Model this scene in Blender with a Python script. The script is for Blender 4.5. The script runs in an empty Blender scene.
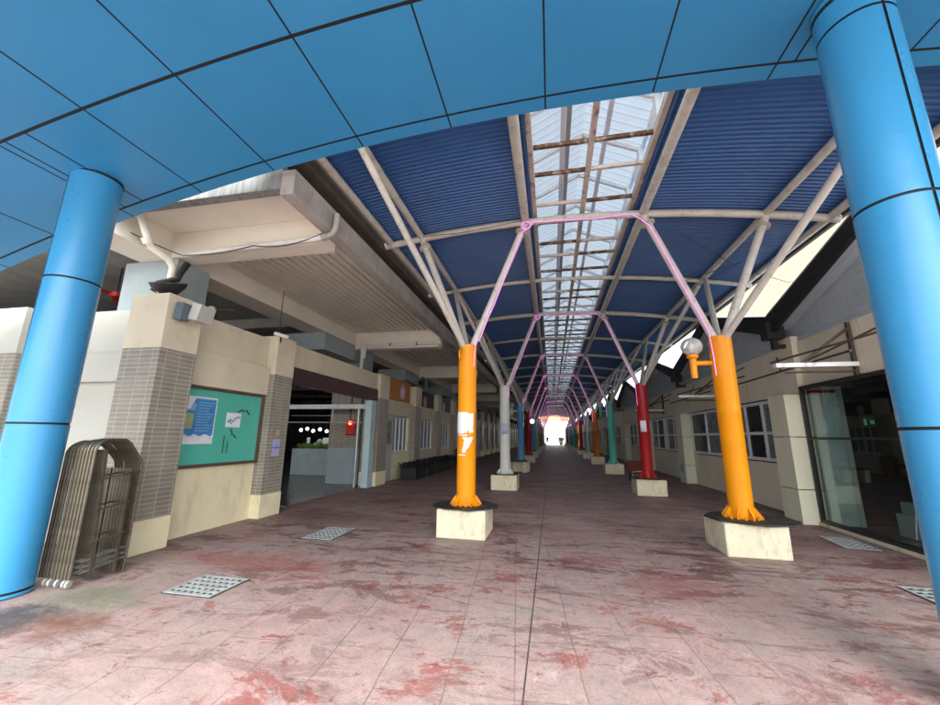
import bpy, bmesh, math, random
from mathutils import Vector, Matrix
random.seed(7)
PI = math.pi
sc = bpy.context.scene
COL = sc.collection

# ------------------------------------------------------------------ helpers
ORG = {}
def new(): return bmesh.new()

def box(bm, x0, x1, y0, y1, z0, z1):
    v = [bm.verts.new(p) for p in ((x0,y0,z0),(x1,y0,z0),(x1,y1,z0),(x0,y1,z0),(x0,y0,z1),(x1,y0,z1),(x1,y1,z1),(x0,y1,z1))]
    for f in ((0,3,2,1),(4,5,6,7),(0,1,5,4),(1,2,6,5),(2,3,7,6),(3,0,4,7)):
        bm.faces.new([v[i] for i in f])

def sweep(bm, pts, r, n=10, closed=False, flat=None):
    pts = [Vector(p) for p in pts]
    rings = []
    up = None
    for i, p in enumerate(pts):
        if closed: t = (pts[(i+1) % len(pts)] - pts[i-1])
        elif i == 0: t = pts[1]-pts[0]
        elif i == len(pts)-1: t = pts[-1]-pts[-2]
        else: t = (pts[i+1]-pts[i]).normalized() + (pts[i]-pts[i-1]).normalized()
        t.normalize()
        if up is None:
            up = Vector((0,0,1)) if abs(t.z) < .9 else Vector((1,0,0))
        a = t.cross(up)
        if a.length < 1e-4: a = t.cross(Vector((0,1,0)))
        a.normalize(); b = a.cross(t); up = b
        k = 1.0
        if flat:
            ring = [bm.verts.new(p + a*sx*flat[0] + b*sy*flat[1]) for sx, sy in ((-1,-1),(1,-1),(1,1),(-1,1))]
        else:
            ring = [bm.verts.new(p + (a*math.cos(q)+b*math.sin(q))*r) for q in (2*PI*j/n for j in range(n))]
        rings.append(ring)
    m = len(rings[0])
    rng = range(len(rings)) if closed else range(len(rings)-1)
    for i in rng:
        A, B = rings[i], rings[(i+1) % len(rings)]
        for j in range(m):
            bm.faces.new((A[j], A[(j+1) % m], B[(j+1) % m], B[j]))
    if not closed:
        bm.faces.new(list(reversed(rings[0]))); bm.faces.new(rings[-1])

def tube(bm, a, b, r, n=12): sweep(bm, [a, b], r, n)

def lathe(bm, c, prof, n=24, ax=(0,0,1)):
    ax = Vector(ax).normalized()
    q = Vector((0,0,1)).rotation_difference(ax)
    rings = []
    for r, z in prof:
        if r < 1e-5:
            rings.append([bm.verts.new(Vector(c) + q @ Vector((0,0,z)))])
        else:
            rings.append([bm.verts.new(Vector(c) + q @ Vector((r*math.cos(2*PI*j/n), r*math.sin(2*PI*j/n), z))) for j in range(n)])
    for A, B in zip(rings, rings[1:]):
        for j in range(n):
            k = (j+1) % n
            if len(A) == 1 and len(B) == 1: continue
            if len(A) == 1: bm.faces.new((A[0], B[k], B[j]))
            elif len(B) == 1: bm.faces.new((A[j], A[k], B[0]))
            else: bm.faces.new((A[j], A[k], B[k], B[j]))
    if len(rings[0]) > 1: bm.faces.new(list(reversed(rings[0])))
    if len(rings[-1]) > 1: bm.faces.new(rings[-1])

def prism(bm, poly, ax, a, b):
    """poly of 2-D points extruded along axis ax from a to b"""
    def P(p, t):
        return (t, p[0], p[1]) if ax == 'x' else (p[0], t, p[1]) if ax == 'y' else (p[0], p[1], t)
    A = [bm.verts.new(P(p, a)) for p in poly]; B = [bm.verts.new(P(p, b)) for p in poly]
    n = len(poly)
    for i in range(n): bm.faces.new((A[i], A[(i+1) % n], B[(i+1) % n], B[i]))
    bm.faces.new(list(reversed(A))); bm.faces.new(B)

def quad(bm, *ps): return bm.faces.new([bm.verts.new(p) for p in ps])

def grid(bm, rows):
    V = [[bm.verts.new(p) for p in r] for r in rows]
    for A, B in zip(V, V[1:]):
        for i in range(len(A)-1): bm.faces.new((A[i], A[i+1], B[i+1], B[i]))

def ob(name, bm, m, parent=None, smooth=False, bev=0, loc=None):
    bm.normal_update()
    bmesh.ops.recalc_face_normals(bm, faces=bm.faces[:])
    if parent is not None:
        o0 = ORG[parent.name]
    elif loc is not None:
        o0 = Vector(loc)
    else:
        xs = [v.co for v in bm.verts]
        mn = Vector((min(v.x for v in xs), min(v.y for v in xs), min(v.z for v in xs)))
        mx = Vector((max(v.x for v in xs), max(v.y for v in xs), 0))
        o0 = Vector(((mn.x+mx.x)/2, (mn.y+mx.y)/2, mn.z))
    for v in bm.verts: v.co -= o0
    me = bpy.data.meshes.new(name); bm.to_mesh(me); bm.free()
    for mm in (m if isinstance(m, (list, tuple)) else [m]): me.materials.append(mm)
    if smooth: me.shade_smooth()
    o = bpy.data.objects.new(name, me); COL.objects.link(o)
    if smooth:
        try: me.set_sharp_from_angle(angle=math.radians(38))
        except Exception: pass
    if bev:
        b = o.modifiers.new('bevel', 'BEVEL'); b.width = bev; b.segments = 2; b.limit_method = 'ANGLE'
    if parent is not None: o.parent = parent
    else: o.location = o0
    ORG[o.name] = o0
    return o

def thing(name, label, cat, loc=(0,0,0), group=None):
    o = bpy.data.objects.new(name, None); COL.objects.link(o)
    o.location = loc; o.empty_display_size = .1
    ORG[o.name] = Vector(loc)
    o['label'] = label; o['category'] = cat
    if group: o['group'] = group
    return o
def tag(o, label, cat, group=None):
    o['label'] = label; o['category'] = cat
    if group: o['group'] = group
    return o
def struct(o): o['kind'] = 'structure'; return o

# ------------------------------------------------------------------ materials
def S(r, g, b):
    f = lambda c: (c/255/12.92) if c/255 <= .04045 else ((c/255+.055)/1.055)**2.4
    return (f(r), f(g), f(b))

class NT:
    def __init__(s, name):
        s.m = bpy.data.materials.new(name); s.m.use_nodes = True
        s.t = s.m.node_tree; s.t.nodes.clear()
        s.out = s.n('ShaderNodeOutputMaterial')
        s.p = s.n('ShaderNodeBsdfPrincipled'); s.l(s.p.outputs[0], s.out.inputs[0])
        s.tc = s.n('ShaderNodeTexCoord')
    def n(s, t, **k):
        n = s.t.nodes.new(t)
        for a, b in k.items(): setattr(n, a, b)
        return n
    def l(s, a, b): s.t.links.new(a, b)
    def map(s, scale=(1,1,1), rot=(0,0,0), loc=(0,0,0)):
        m = s.n('ShaderNodeMapping'); m.inputs['Scale'].default_value = scale; m.inputs['Rotation'].default_value = rot
        m.inputs['Location'].default_value = loc
        s.l(s.tc.outputs['Object'], m.inputs[0]); return m.outputs[0]
    def noise(s, vec, scale, detail=6, rough=.6, dist=0):
        n = s.n('ShaderNodeTexNoise'); n.inputs['Scale'].default_value = scale; n.inputs['Detail'].default_value = detail
        n.inputs['Roughness'].default_value = rough; n.inputs['Distortion'].default_value = dist
        s.l(vec, n.inputs['Vector']); return n.outputs['Fac']
    def ramp(s, fac, a, b, ca=(0,0,0,1), cb=(1,1,1,1)):
        r = s.n('ShaderNodeValToRGB'); r.color_ramp.elements[0].position = a; r.color_ramp.elements[1].position = b
        r.color_ramp.elements[0].color = ca; r.color_ramp.elements[1].color = cb
        s.l(fac, r.inputs[0]); return r.outputs[0]
    def mix(s, fac, a, b, mode='MIX'):
        n = s.n('ShaderNodeMix', data_type='RGBA', blend_type=mode)
        for sock, v in ((n.inputs[0], fac), (n.inputs[6], a), (n.inputs[7], b)):
            if hasattr(v, 'is_linked'): s.l(v, sock)
            elif isinstance(v, (int, float)): sock.default_value = v
            else: sock.default_value = (*v[:3], 1)
        return n.outputs[2]
    def mul(s, a, b, op='MULTIPLY'):
        n = s.n('ShaderNodeMath', operation=op)
        for sock, v in ((n.inputs[0], a), (n.inputs[1], b)):
            if hasattr(v, 'is_linked'): s.l(v, sock)
            else: sock.default_value = v
        return n.outputs[0]
    def bump(s, h, st=.3, d=.01):
        b = s.n('ShaderNodeBump'); b.inputs['Strength'].default_value = st; b.inputs['Distance'].default_value = d
        s.l(h, b.inputs['Height']); s.l(b.outputs[0], s.p.inputs['Normal'])

def M(name, col, rough=.6, var=.12, scale=2.5, metal=0, bump=0, dirt=None, dcol=(.08,.06,.045), dscale=5, dstretch=(1,1,1), coat=0, dth=.55):
    t = NT(name)
    v = t.map()
    f = t.noise(v, scale)
    a = tuple(max(0, c*(1-var)) for c in col); b = tuple(min(1, c*(1+var)) for c in col)
    c = t.mix(t.ramp(f, .3, .7), a, b)
    if dirt:
        d = t.noise(t.map(dstretch), dscale, 8, .68)
        d = t.ramp(d, dth, dth+.18)
        c = t.mix(t.mul(d, dirt), c, dcol)
    t.l(c, t.p.inputs['Base Color'])
    t.p.inputs['Metallic'].default_value = metal
    r = t.noise(v, scale*2.3, 4)
    mr = t.n('ShaderNodeMapRange'); t.l(r, mr.inputs[0]); mr.inputs[3].default_value = max(.03, rough-.12); mr.inputs[4].default_value = min(1, rough+.12)
    t.l(mr.outputs[0], t.p.inputs['Roughness'])
    if coat: t.p.inputs['Specular IOR Level'].default_value = .3
    if coat: t.p.inputs['Coat Weight'].default_value = coat; t.p.inputs['Coat Roughness'].default_value = .15
    if bump: t.bump(t.noise(v, 60, 5), bump, .006)
    return t.m

def emit(name, col, s):
    t = NT(name); t.p.inputs['Base Color'].default_value = (*col, 1)
    t.p.inputs['Emission Color'].default_value = (*col, 1); t.p.inputs['Emission Strength'].default_value = s
    return t.m

STEEL = M('weathered_white_paint', (.52,.50,.45), .55, .14, 5, bump=.15, dirt=.55, dcol=(.16,.11,.085), dscale=9)
STEEL_R = M('rusty_white_paint', (.55,.48,.42), .65, .15, 4, bump=.3, dirt=.95, dcol=(.11,.045,.022), dscale=7, dstretch=(1,.8,1), dth=.53)
RUST = M('rust', (.10,.048,.024), .9, .5, 9, bump=.4, dirt=.95, dcol=(.5,.45,.38), dscale=7, dth=.5)
WHITE = M('white_frame_paint', (.75,.76,.75), .5, .08, 5, dirt=.25, dcol=(.35,.33,.3), dscale=8)
ROOFBLUE = M('navy_roof_sheet', (.028,.10,.285), .42, .14, 1.2, dirt=.12, dcol=(.2,.22,.28), dscale=40, dth=.66)
CANOPY = M('blue_cladding_panel', (.036,.255,.53), .38, .05, .8, dirt=.06, dcol=(.05,.2,.34), dscale=1.5)
COLBLUE = M('blue_column_cladding', (.042,.28,.54), .3, .05, 1.0, dirt=.07, dcol=(.05,.2,.42), dscale=4, dstretch=(5,5,.16), dth=.5)
JOINT = M('black_joint', (.006,.008,.01), .7)
CONC = M('weathered_concrete', (.36,.34,.32), .85, .2, 2, bump=.25, dirt=.5, dcol=(.14,.13,.12), dscale=4, dstretch=(3,3,.5))
WHITEW = M('weathered_white_fascia', (.21,.22,.215), .85, .1, 2, bump=.2, dirt=.75, dcol=(.09,.09,.085), dscale=5, dstretch=(2.5,2.5,.25), dth=.47)
SOFFIT = M('cream_soffit_paint', (.72,.68,.59), .8, .07, 1.5, bump=.1, dirt=.25, dcol=(.36,.3,.24), dscale=3)
STRIP = M('cream_ceiling_strip', (.68,.64,.57), .55, .06, 1.5)
CREAM = M('cream_wall_paint', (.78,.70,.47), .75, .07, 1.5, bump=.1, dirt=.4, dcol=(.36,.28,.15), dscale=2.6, dstretch=(1.6,1.6,.5), dth=.52)
CREAMB = M('buff_wall_paint', (.62,.56,.42), .75, .07, 1.5, bump=.1, dirt=.25, dcol=(.28,.22,.14), dscale=2.2)
CREAMP = M('pale_front_wall', (.46,.465,.415), .75, .05, 1.5, bump=.08, dirt=.2, dcol=(.42,.38,.3), dscale=2)
BASEC = M('pale_base_block_paint', (.62,.57,.41), .85, .12, 3, bump=.5, dirt=.6, dcol=(.27,.22,.14), dscale=4, dstretch=(1.5,1.5,.6), dth=.5)
RCREAM = M('beige_wall_panel', (.74,.68,.53), .6, .06, 1.2, dirt=.28, dcol=(.40,.34,.24), dscale=2.4, dstretch=(2,2,.5))
RPIL = M('pale_pilaster_panel', (.72,.71,.54), .6, .05, 1.2, dirt=.25, dcol=(.36,.31,.2), dscale=2, dstretch=(2,2,.5))
GREYC = M('bluish_grey_painted_concrete', (.30,.36,.38), .75, .1, 2, bump=.1, dirt=.3, dcol=(.16,.18,.18), dscale=4)
DARKC = M('grey_hall_ceiling', (.26,.26,.245), .9, .2, 2, dirt=.4, dcol=(.42,.42,.40), dscale=9, dth=.62)
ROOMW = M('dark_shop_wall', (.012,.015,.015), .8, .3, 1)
DARKW = M('dark_hall_wall', (.11,.105,.10), .9, .3, 1)
MAROON = M('maroon_signboard', (.055,.022,.022), .45, .15, 3)
GUT = M('brown_gutter', (.06,.045,.035), .8, .25, 3, dirt=.4, dcol=(.13,.09,.06))
BLACK = M('black_paint', (.012,.012,.012), .55, .3, 4)
BLACKG = M('black_frame', (.02,.022,.022), .4, .2, 4)
SIDING = M('grey_ribbed_siding', (.45,.52,.57), .5, .08, 1.5, dirt=.2, dcol=(.18,.18,.18))
UPPER = M('cream_upper_wall', (.62,.55,.36), .8, .04, 1)
PALEBLUE = M('pale_blue_post_paint', (.42,.55,.58), .6, .1, 4, dirt=.6, dcol=(.25,.2,.16), dscale=7, dth=.56)
GALV = M('galvanised_metal', (.45,.46,.46), .4, .15, 6, metal=.6)
FRAMEM = M('tarnished_frame_metal', (.15,.135,.10), .42, .2, 8, metal=.75, dirt=.55, dcol=(.06,.045,.03), dscale=14, dth=.5)
RUBBER = M('pale_caster_rubber', (.36,.36,.34), .6, .15, 8)
MAT = M('black_board', (.018,.017,.016), .6, .4, 3, dirt=.3, dcol=(.1,.09,.08))
DRAINM = M('drain_grate', (.36,.38,.37), .55, .2, 6, dirt=.6, dcol=(.15,.12,.105), dscale=9, dth=.5)
DRAINH = M('drain_hole', (.03,.03,.03), .9)
GREENB = M('green_felt_board', (.09,.47,.37), .35, .07, 2, dirt=.15, dcol=(.1,.3,.25), dscale=2, coat=.5)
WOODF = M('dark_wood_frame', (.10,.06,.045), .5, .25, 6)
PAPER = M('white_paper', (.72,.74,.76), .7, .06, 9)
PBLUE = M('blue_poster', (.05,.22,.50), .5, .2, 5)
PLB = M('light_blue_print', (.18,.42,.66), .5, .1, 5)
PYEL = M('olive_print', (.35,.38,.2), .5, .2, 9)
LAV = M('lavender_notice', (.42,.40,.62), .6, .08, 9)
INK = M('dark_ink', (.02,.02,.04), .7)
TAN = M('tan_label', (.5,.4,.2), .6, .1, 9)
PVC = M('white_pvc_pipe', (.68,.66,.62), .4, .08, 4, dirt=.3, dcol=(.35,.32,.28), dscale=6)
CABLE = M('black_cable', (.015,.015,.015), .6)
RED = M('red_enamel', (.45,.02,.015), .35, .1, 5)
BULB = emit('lit_bulb', (1,.97,.9), 2)
REDL = emit('lit_red_lamp', (1,.12,.05), 2)
GREENL = emit('lit_green_sign', (.2,.8,.5), .012)
PINK = emit('pink_light_strip', (.95,.28,.85), .12)
OUTL = emit('far_lamp', (1,.95,.85), 1.5)
COUNTER = M('pale_stall_counter', (.42,.52,.52), .5, .1, 3, dirt=.3, dcol=(.2,.22,.2))
VEG = M('green_vegetable_pile', (.06,.14,.03), .7, .5, 18, bump=.8)
FOOD = M('pale_wares', (.55,.55,.5), .6, .4, 20)
ORSIGN = M('orange_board', (.45,.17,.015), .5, .15, 3, dirt=.3, dcol=(.2,.07,.01))
EMBL = M('pink_emblem', (.55,.28,.38), .5, .3, 14)
WINFR = M('pale_window_frame', (.74,.77,.81), .4, .06, 4)
ORANGEP = M('orange_plastic', (.16,.03,.012), .4, .1, 5)
SKIN = M('skin', (.3,.17,.11), .6)
CLOTH = M('dark_clothes', (.02,.02,.025), .8)
LEAF = M('dark_leaf', (.004,.006,.004), .7, .4, 10)

RUSTY = {}
def flange_paint(p):
    if p.name not in RUSTY:
        q = p.copy(); q.name = p.name + '_rust_worn'; RUSTY[p.name] = q
        nt = q.node_tree; pr = [n for n in nt.nodes if n.type == 'BSDF_PRINCIPLED'][0]
        old = pr.inputs['Base Color'].links[0].from_socket
        tc = [n for n in nt.nodes if n.type == 'TEX_COORD'][0]
        n = nt.nodes.new('ShaderNodeTexNoise'); n.inputs['Scale'].default_value = 14; n.inputs['Detail'].default_value = 8; n.inputs['Roughness'].default_value = .7
        rp = nt.nodes.new('ShaderNodeValToRGB'); rp.color_ramp.elements[0].position = .55; rp.color_ramp.elements[1].position = .62
        mx = nt.nodes.new('ShaderNodeMix'); mx.data_type = 'RGBA'; mx.inputs[7].default_value = (.10,.038,.016,1)
        nt.links.new(tc.outputs['Object'], n.inputs['Vector']); nt.links.new(n.outputs['Fac'], rp.inputs[0]); nt.links.new(rp.outputs[0], mx.inputs[0])
        nt.links.new(old, mx.inputs[6]); nt.links.new(mx.outputs[2], pr.inputs['Base Color'])
    return RUSTY[p.name]
def column_paint(name, c):
    return M(name, c, .34, .07, 3, dirt=.28, dcol=tuple(x*.55+.02 for x in c), dscale=8, dstretch=(1,1,.35), coat=.08, dth=.6)
P_OR = column_paint('orange_enamel', (.76,.27,.003)); P_WH = column_paint('white_enamel', (.58,.60,.55))
P_BL = column_paint('blue_enamel', (.10,.27,.45)); P_RD = column_paint('dark_red_enamel', (.33,.012,.016))
P_TE = column_paint('teal_enamel', (.09,.42,.35)); P_BO = column_paint('burnt_orange_enamel', (.5,.13,.015))
P_GY = column_paint('pale_grey_green_enamel', (.35,.42,.38))

def wavy(m, sc_, st, d):
    nt = m.node_tree; tc = nt.nodes.new('ShaderNodeTexCoord'); n = nt.nodes.new('ShaderNodeTexNoise'); n.inputs['Scale'].default_value = sc_; n.inputs['Detail'].default_value = 1
    b = nt.nodes.new('ShaderNodeBump'); b.inputs['Strength'].default_value = st; b.inputs['Distance'].default_value = d
    nt.links.new(tc.outputs['Object'], n.inputs['Vector']); nt.links.new(n.outputs['Fac'], b.inputs['Height'])
    nt.links.new(b.outputs[0], [x for x in nt.nodes if x.type == 'BSDF_PRINCIPLED'][0].inputs['Normal'])
wavy(CANOPY, 1.6, .35, .05); wavy(COLBLUE, 2.2, .25, .03)
# tiles on the pilasters: long narrow tiles with pale grout
def tile_mat():
    t = NT('grey_strip_tiles')
    sx = t.n('ShaderNodeSeparateXYZ'); t.l(t.tc.outputs['Object'], sx.inputs[0])
    a = t.mul(sx.outputs[0], sx.outputs[1], 'ADD')
    cb = t.n('ShaderNodeCombineXYZ'); t.l(a, cb.inputs[0]); t.l(sx.outputs[2], cb.inputs[1])
    b = t.n('ShaderNodeTexBrick'); b.offset = .0; b.offset_frequency = 1
    t.l(cb.outputs[0], b.inputs['Vector'])
    for k, v in (('Scale', 1), ('Mortar Size', .0055), ('Mortar Smooth', .15), ('Brick Width', .215), ('Row Height', .0625), ('Bias', 0)):
        b.inputs[k].default_value = v
    b.inputs['Color1'].default_value = (.235,.21,.17,1); b.inputs['Color2'].default_value = (.29,.262,.215,1); b.inputs['Mortar'].default_value = (.45,.435,.375,1)
    d = t.ramp(t.noise(t.map((1,1,.5)), 3, 7), .45, .75)
    c = t.mix(t.mul(d, .35), b.outputs['Color'], (.14,.12,.1))
    t.l(c, t.p.inputs['Base Color']); t.p.inputs['Roughness'].default_value = .38
    inv = t.mul(1, b.outputs['Fac'], 'SUBTRACT'); t.bump(inv, .6, .006)
    return t.m
TILE = tile_mat()

def floor_mat(name, wet=0):
    t = NT(name)
    br = t.n('ShaderNodeTexBrick'); br.offset = .5
    w = t.n('ShaderNodeTexNoise'); w.inputs['Scale'].default_value = 1.3
    t.l(t.tc.outputs['Object'], w.inputs['Vector'])
    mv = t.n('ShaderNodeMapping'); mv.inputs['Rotation'].default_value = (0,0,math.radians(-95))
    vm = t.n('ShaderNodeVectorMath', operation='MULTIPLY_ADD'); t.l(w.outputs['Color'], vm.inputs[0]); vm.inputs[1].default_value = (.05,.05,0); t.l(t.tc.outputs['Object'], vm.inputs[2])
    t.l(vm.outputs[0], mv.inputs[0]); t.l(mv.outputs[0], br.inputs['Vector'])
    for k, v in (('Scale', 1), ('Mortar Size', .006), ('Mortar Smooth', .3), ('Brick Width', .92), ('Row Height', .44)): br.inputs[k].default_value = v
    br.inputs['Color1'].default_value = (.42,.42,.42,1); br.inputs['Color2'].default_value = (.6,.6,.6,1); br.inputs['Mortar'].default_value = (0,0,0,1)
    xx = t.n('ShaderNodeSeparateXYZ'); t.l(t.tc.outputs['Object'], xx.inputs[0])
    k2 = t.n('ShaderNodeMapRange'); t.l(xx.outputs[0], k2.inputs[0]); k2.inputs[1].default_value = -2; k2.inputs[2].default_value = 2.5; k2.inputs[3].default_value = 1; k2.inputs[4].default_value = .42
    base = t.mix(t.ramp(t.noise(t.map(), .55, 8, .65, .6), .32, .68), (.345,.215,.203), (.31,.25,.228))
    # per-stone tone
    base = t.mix(.22, base, br.outputs['Color'], 'OVERLAY')
    # worn red paint, in smears and speckles
    r1 = t.ramp(t.noise(t.map((1,1.5,1)), .95, 14, .78, .5), .55, .575)
    c = t.mix(t.mul(r1, .72), base, (.24,.055,.045))
    r2 = t.ramp(t.noise(t.map((1,1,1), loc=(7,3,0)), 6.5, 10, .75, .3), .57, .68)
    c = t.mix(t.mul(r2, .55), c, (.25,.075,.06))
    # dark grime bands across the walk
    g1 = t.ramp(t.noise(t.map((.55,1.5,1), loc=(3,9,0)), 1.2, 12, .7, .8), .56, .66)
    c = t.mix(t.mul(g1, .75), c, (.10,.05,.045))
    g2 = t.ramp(t.noise(t.map((1,1,1), loc=(1,4,0)), 2.6, 10, .7, .5), .62, .72)
    c = t.mix(t.mul(g2, .5), c, (.22,.22,.17))
    pale = t.ramp(t.noise(t.map((1,1,1), loc=(11,2,0)), 3.5, 10, .7), .6, .72)
    c = t.mix(t.mul(pale, .45), c, (.62,.57,.53))
    m1 = t.noise(t.map((1,1,1), loc=(5,5,0)), 4.2, 12, .78, .4)
    c = t.mix(.55, c, t.ramp(m1, .3, .7, (.26,.27,.26,1), (.74,.73,.72,1)), 'OVERLAY')
    film = t.ramp(t.noise(t.map((1,1,1), loc=(2,8,0)), 1.7, 12, .75, .5), .50, .66)
    c = t.mix(t.mul(film, .42), c, (.27,.255,.22))
    spk = t.ramp(t.noise(t.map(), 24, 6, .7), .62, .70)
    c = t.mix(t.mul(spk, .4), c, (.20,.10,.085))
    yy = t.n('ShaderNodeSeparateXYZ'); t.l(t.tc.outputs['Object'], yy.inputs[0])
    k1 = t.n('ShaderNodeMapRange'); t.l(yy.outputs[1], k1.inputs[0]); k1.inputs[1].default_value = 2.5; k1.inputs[2].default_value = 6; k1.inputs[3].default_value = .3; k1.inputs[4].default_value = .92
    st1 = t.ramp(t.noise(t.map((.6,1.4,1), loc=(21,4,0)), 1.5, 14, .8, .6), .528, .556)
    c = t.mix(t.mul(st1, k1.outputs[0]), c, (.105,.04,.034))
    st2 = t.ramp(t.noise(t.map((1,1.3,1), loc=(31,14,0)), 4.5, 12, .8, .5), .585, .61)
    c = t.mix(t.mul(st2, .75), c, (.13,.045,.038))
    # stamped joints, worn away in places
    jm = t.mul(br.outputs['Fac'], t.mul(t.ramp(t.noise(t.map(), 1.1, 7), .40, .60), k2.outputs[0]))
    c = t.mix(t.mul(jm, .85), c, (.14,.105,.095))
    # fine grain
    fg = t.noise(t.map(), 55, 4, .6)
    c = t.mix(.35, c, t.ramp(fg, .25, .75, (.2,.2,.2,1), (.8,.8,.8,1)), 'OVERLAY')
    # algae and soot round the foot of the left blue column
    def blob(cx, cy, rx, ry, rz=0):
        m = t.n('ShaderNodeMapping'); m.vector_type = 'TEXTURE'
        m.inputs['Location'].default_value = (cx, cy, 0); m.inputs['Scale'].default_value = (rx, ry, 1); m.inputs['Rotation'].default_value = (0,0,rz)
        t.l(vm2.outputs[0], m.inputs[0])
        ln = t.n('ShaderNodeVectorMath', operation='LENGTH'); t.l(m.outputs[0], ln.inputs[0])
        return t.mul(t.ramp(ln.outputs['Value'], .35, 1.0, (1,1,1,1), (0,0,0,1)), t.ramp(t.noise(t.map(), 5, 10, .75), .26, .48))
    nn = t.n('ShaderNodeTexNoise'); nn.inputs['Scale'].default_value = 3.2; nn.inputs['Detail'].default_value = 8; t.l(t.tc.outputs['Object'], nn.inputs['Vector'])
    vm2 = t.n('ShaderNodeVectorMath', operation='MULTIPLY_ADD'); t.l(nn.outputs['Color'], vm2.inputs[0]); vm2.inputs[1].default_value = (.9,.9,0)
    sh = t.n('ShaderNodeVectorMath', operation='ADD'); t.l(t.tc.outputs['Object'], sh.inputs[0]); sh.inputs[1].default_value = (-.45,-.45,0); nn.inputs['Roughness'].default_value = .75; t.l(sh.outputs[0], vm2.inputs[2])
    for (bx, by, rx, ry, col, a) in ((-4.3,3.35,.75,.4,(.16,.17,.11),.8), (-4.55,2.85,.55,.3,(.05,.05,.05),.9), (-3.95,2.85,.5,.25,(.17,.07,.04),.75),
                                     (-3.6,4.6,1.5,.45,(.25,.07,.055),.6), (-4.2,7.2,1.6,.8,(.12,.05,.045),.6), (3.8,3.6,.7,.3,(.10,.03,.025),.85),
                                     (1.2,5.0,.6,.6,(.24,.06,.05),.55), (-.6,7.3,1.2,.5,(.13,.055,.05),.5), (3.9,7.6,1.0,.9,(.12,.06,.055),.6)):
        c = t.mix(t.mul(blob(bx, by, rx, ry), a), c, col)
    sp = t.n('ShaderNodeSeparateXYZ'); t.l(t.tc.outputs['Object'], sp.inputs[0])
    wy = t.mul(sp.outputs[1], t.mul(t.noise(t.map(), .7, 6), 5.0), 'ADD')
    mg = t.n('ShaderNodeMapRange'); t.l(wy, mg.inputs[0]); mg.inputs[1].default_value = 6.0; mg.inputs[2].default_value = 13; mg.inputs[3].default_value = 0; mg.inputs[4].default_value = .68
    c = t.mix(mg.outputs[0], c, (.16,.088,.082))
    t.l(c, t.p.inputs['Base Color'])
    rr = t.n('ShaderNodeMapRange'); t.l(t.noise(t.map(), 1.4, 8), rr.inputs[0]); rr.inputs[1].default_value = .3; rr.inputs[2].default_value = .7
    rr.inputs[3].default_value = .48; rr.inputs[4].default_value = .8
    t.l(rr.outputs[0], t.p.inputs['Roughness'])
    h = t.mul(t.mul(1, jm, 'SUBTRACT'), t.mul(t.noise(t.map(), 22, 8, .65), .55), 'ADD')
    t.bump(h, .35, .012)
    return t.m
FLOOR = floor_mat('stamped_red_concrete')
OUTG = M('plaza_concrete', (.45,.42,.39), .85, .12, .6, bump=.15)
HALLF = M('wet_hall_floor', (.085,.085,.085), .22, .3, 1.5, dirt=.5, dcol=(.05,.03,.03), dscale=2)

def sheet_mat():
    t = NT('translucent_ridge_sheet')
    tr = t.n('ShaderNodeBsdfTranslucent'); tr.inputs[0].default_value = (.165,.20,.24,1)
    mx = t.n('ShaderNodeMixShader'); mx.inputs[0].default_value = .6
    c = t.mix(t.ramp(t.noise(t.map((1,1,1)), 3, 7), .4, .7), (.5,.53,.58), (.36,.39,.43))
    t.l(c, t.p.inputs['Base Color']); t.l(t.p.outputs[0], mx.inputs[1]); t.l(tr.outputs[0], mx.inputs[2]); t.l(mx.outputs[0], t.out.inputs[0])
    return t.m
TRANS = sheet_mat()

def glass_mat(name, tint=(.75,.8,.78), refl=1.0, milk=0):
    t = NT(name)
    g = t.n('ShaderNodeBsdfGlossy'); g.inputs['Roughness'].default_value = .015; g.inputs[0].default_value = (.9,.95,.93,1)
    tp = t.n('ShaderNodeBsdfTransparent'); tp.inputs[0].default_value = (*tint, 1)
    fr = t.n('ShaderNodeFresnel'); fr.inputs[0].default_value = 1.5
    mx = t.n('ShaderNodeMixShader'); t.l(t.mul(fr.outputs[0], refl), mx.inputs[0]); t.l(tp.outputs[0], mx.inputs[1]); t.l(g.outputs[0], mx.inputs[2]); t.l(mx.outputs[0], t.out.inputs[0])
    if milk:
        t.p.inputs['Base Color'].default_value = (.8,.8,.78,1); t.p.inputs['Roughness'].default_value = .2; t.p.inputs['Alpha'].default_value = 1
        m2 = t.n('ShaderNodeMixShader'); m2.inputs[0].default_value = milk; t.l(mx.outputs[0], m2.inputs[1]); t.l(t.p.outputs[0], m2.inputs[2]); t.l(m2.outputs[0], t.out.inputs[0])
    return t.m
GLASS = glass_mat('shopfront_glass', (.60,.70,.68), .16)
GLOBE = glass_mat('clear_globe_glass', (.9,.9,.9), 1.0, .4)
PANE = M('dark_window_pane', (.008,.01,.011), .3, .3, 2)
PANEL = M('pale_window_pane', (.15,.18,.19), .3, .2, 2)

# ------------------------------------------------------------------ the setting
bm = new(); quad(bm, (-250,-250,-.012), (250,-250,-.012), (250,400,-.012), (-250,400,-.012)); struct(ob('ground', bm, OUTG, loc=(0,0,0)))
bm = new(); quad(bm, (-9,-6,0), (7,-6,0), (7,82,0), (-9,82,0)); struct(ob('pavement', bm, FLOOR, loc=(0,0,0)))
bm = new(); quad(bm, (-24,4.6,.005), (-5.75,4.6,.005), (-5.75,78,.005), (-24,78,.005)); struct(ob('hall_floor', bm, HALLF, loc=(0,0,0)))
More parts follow.
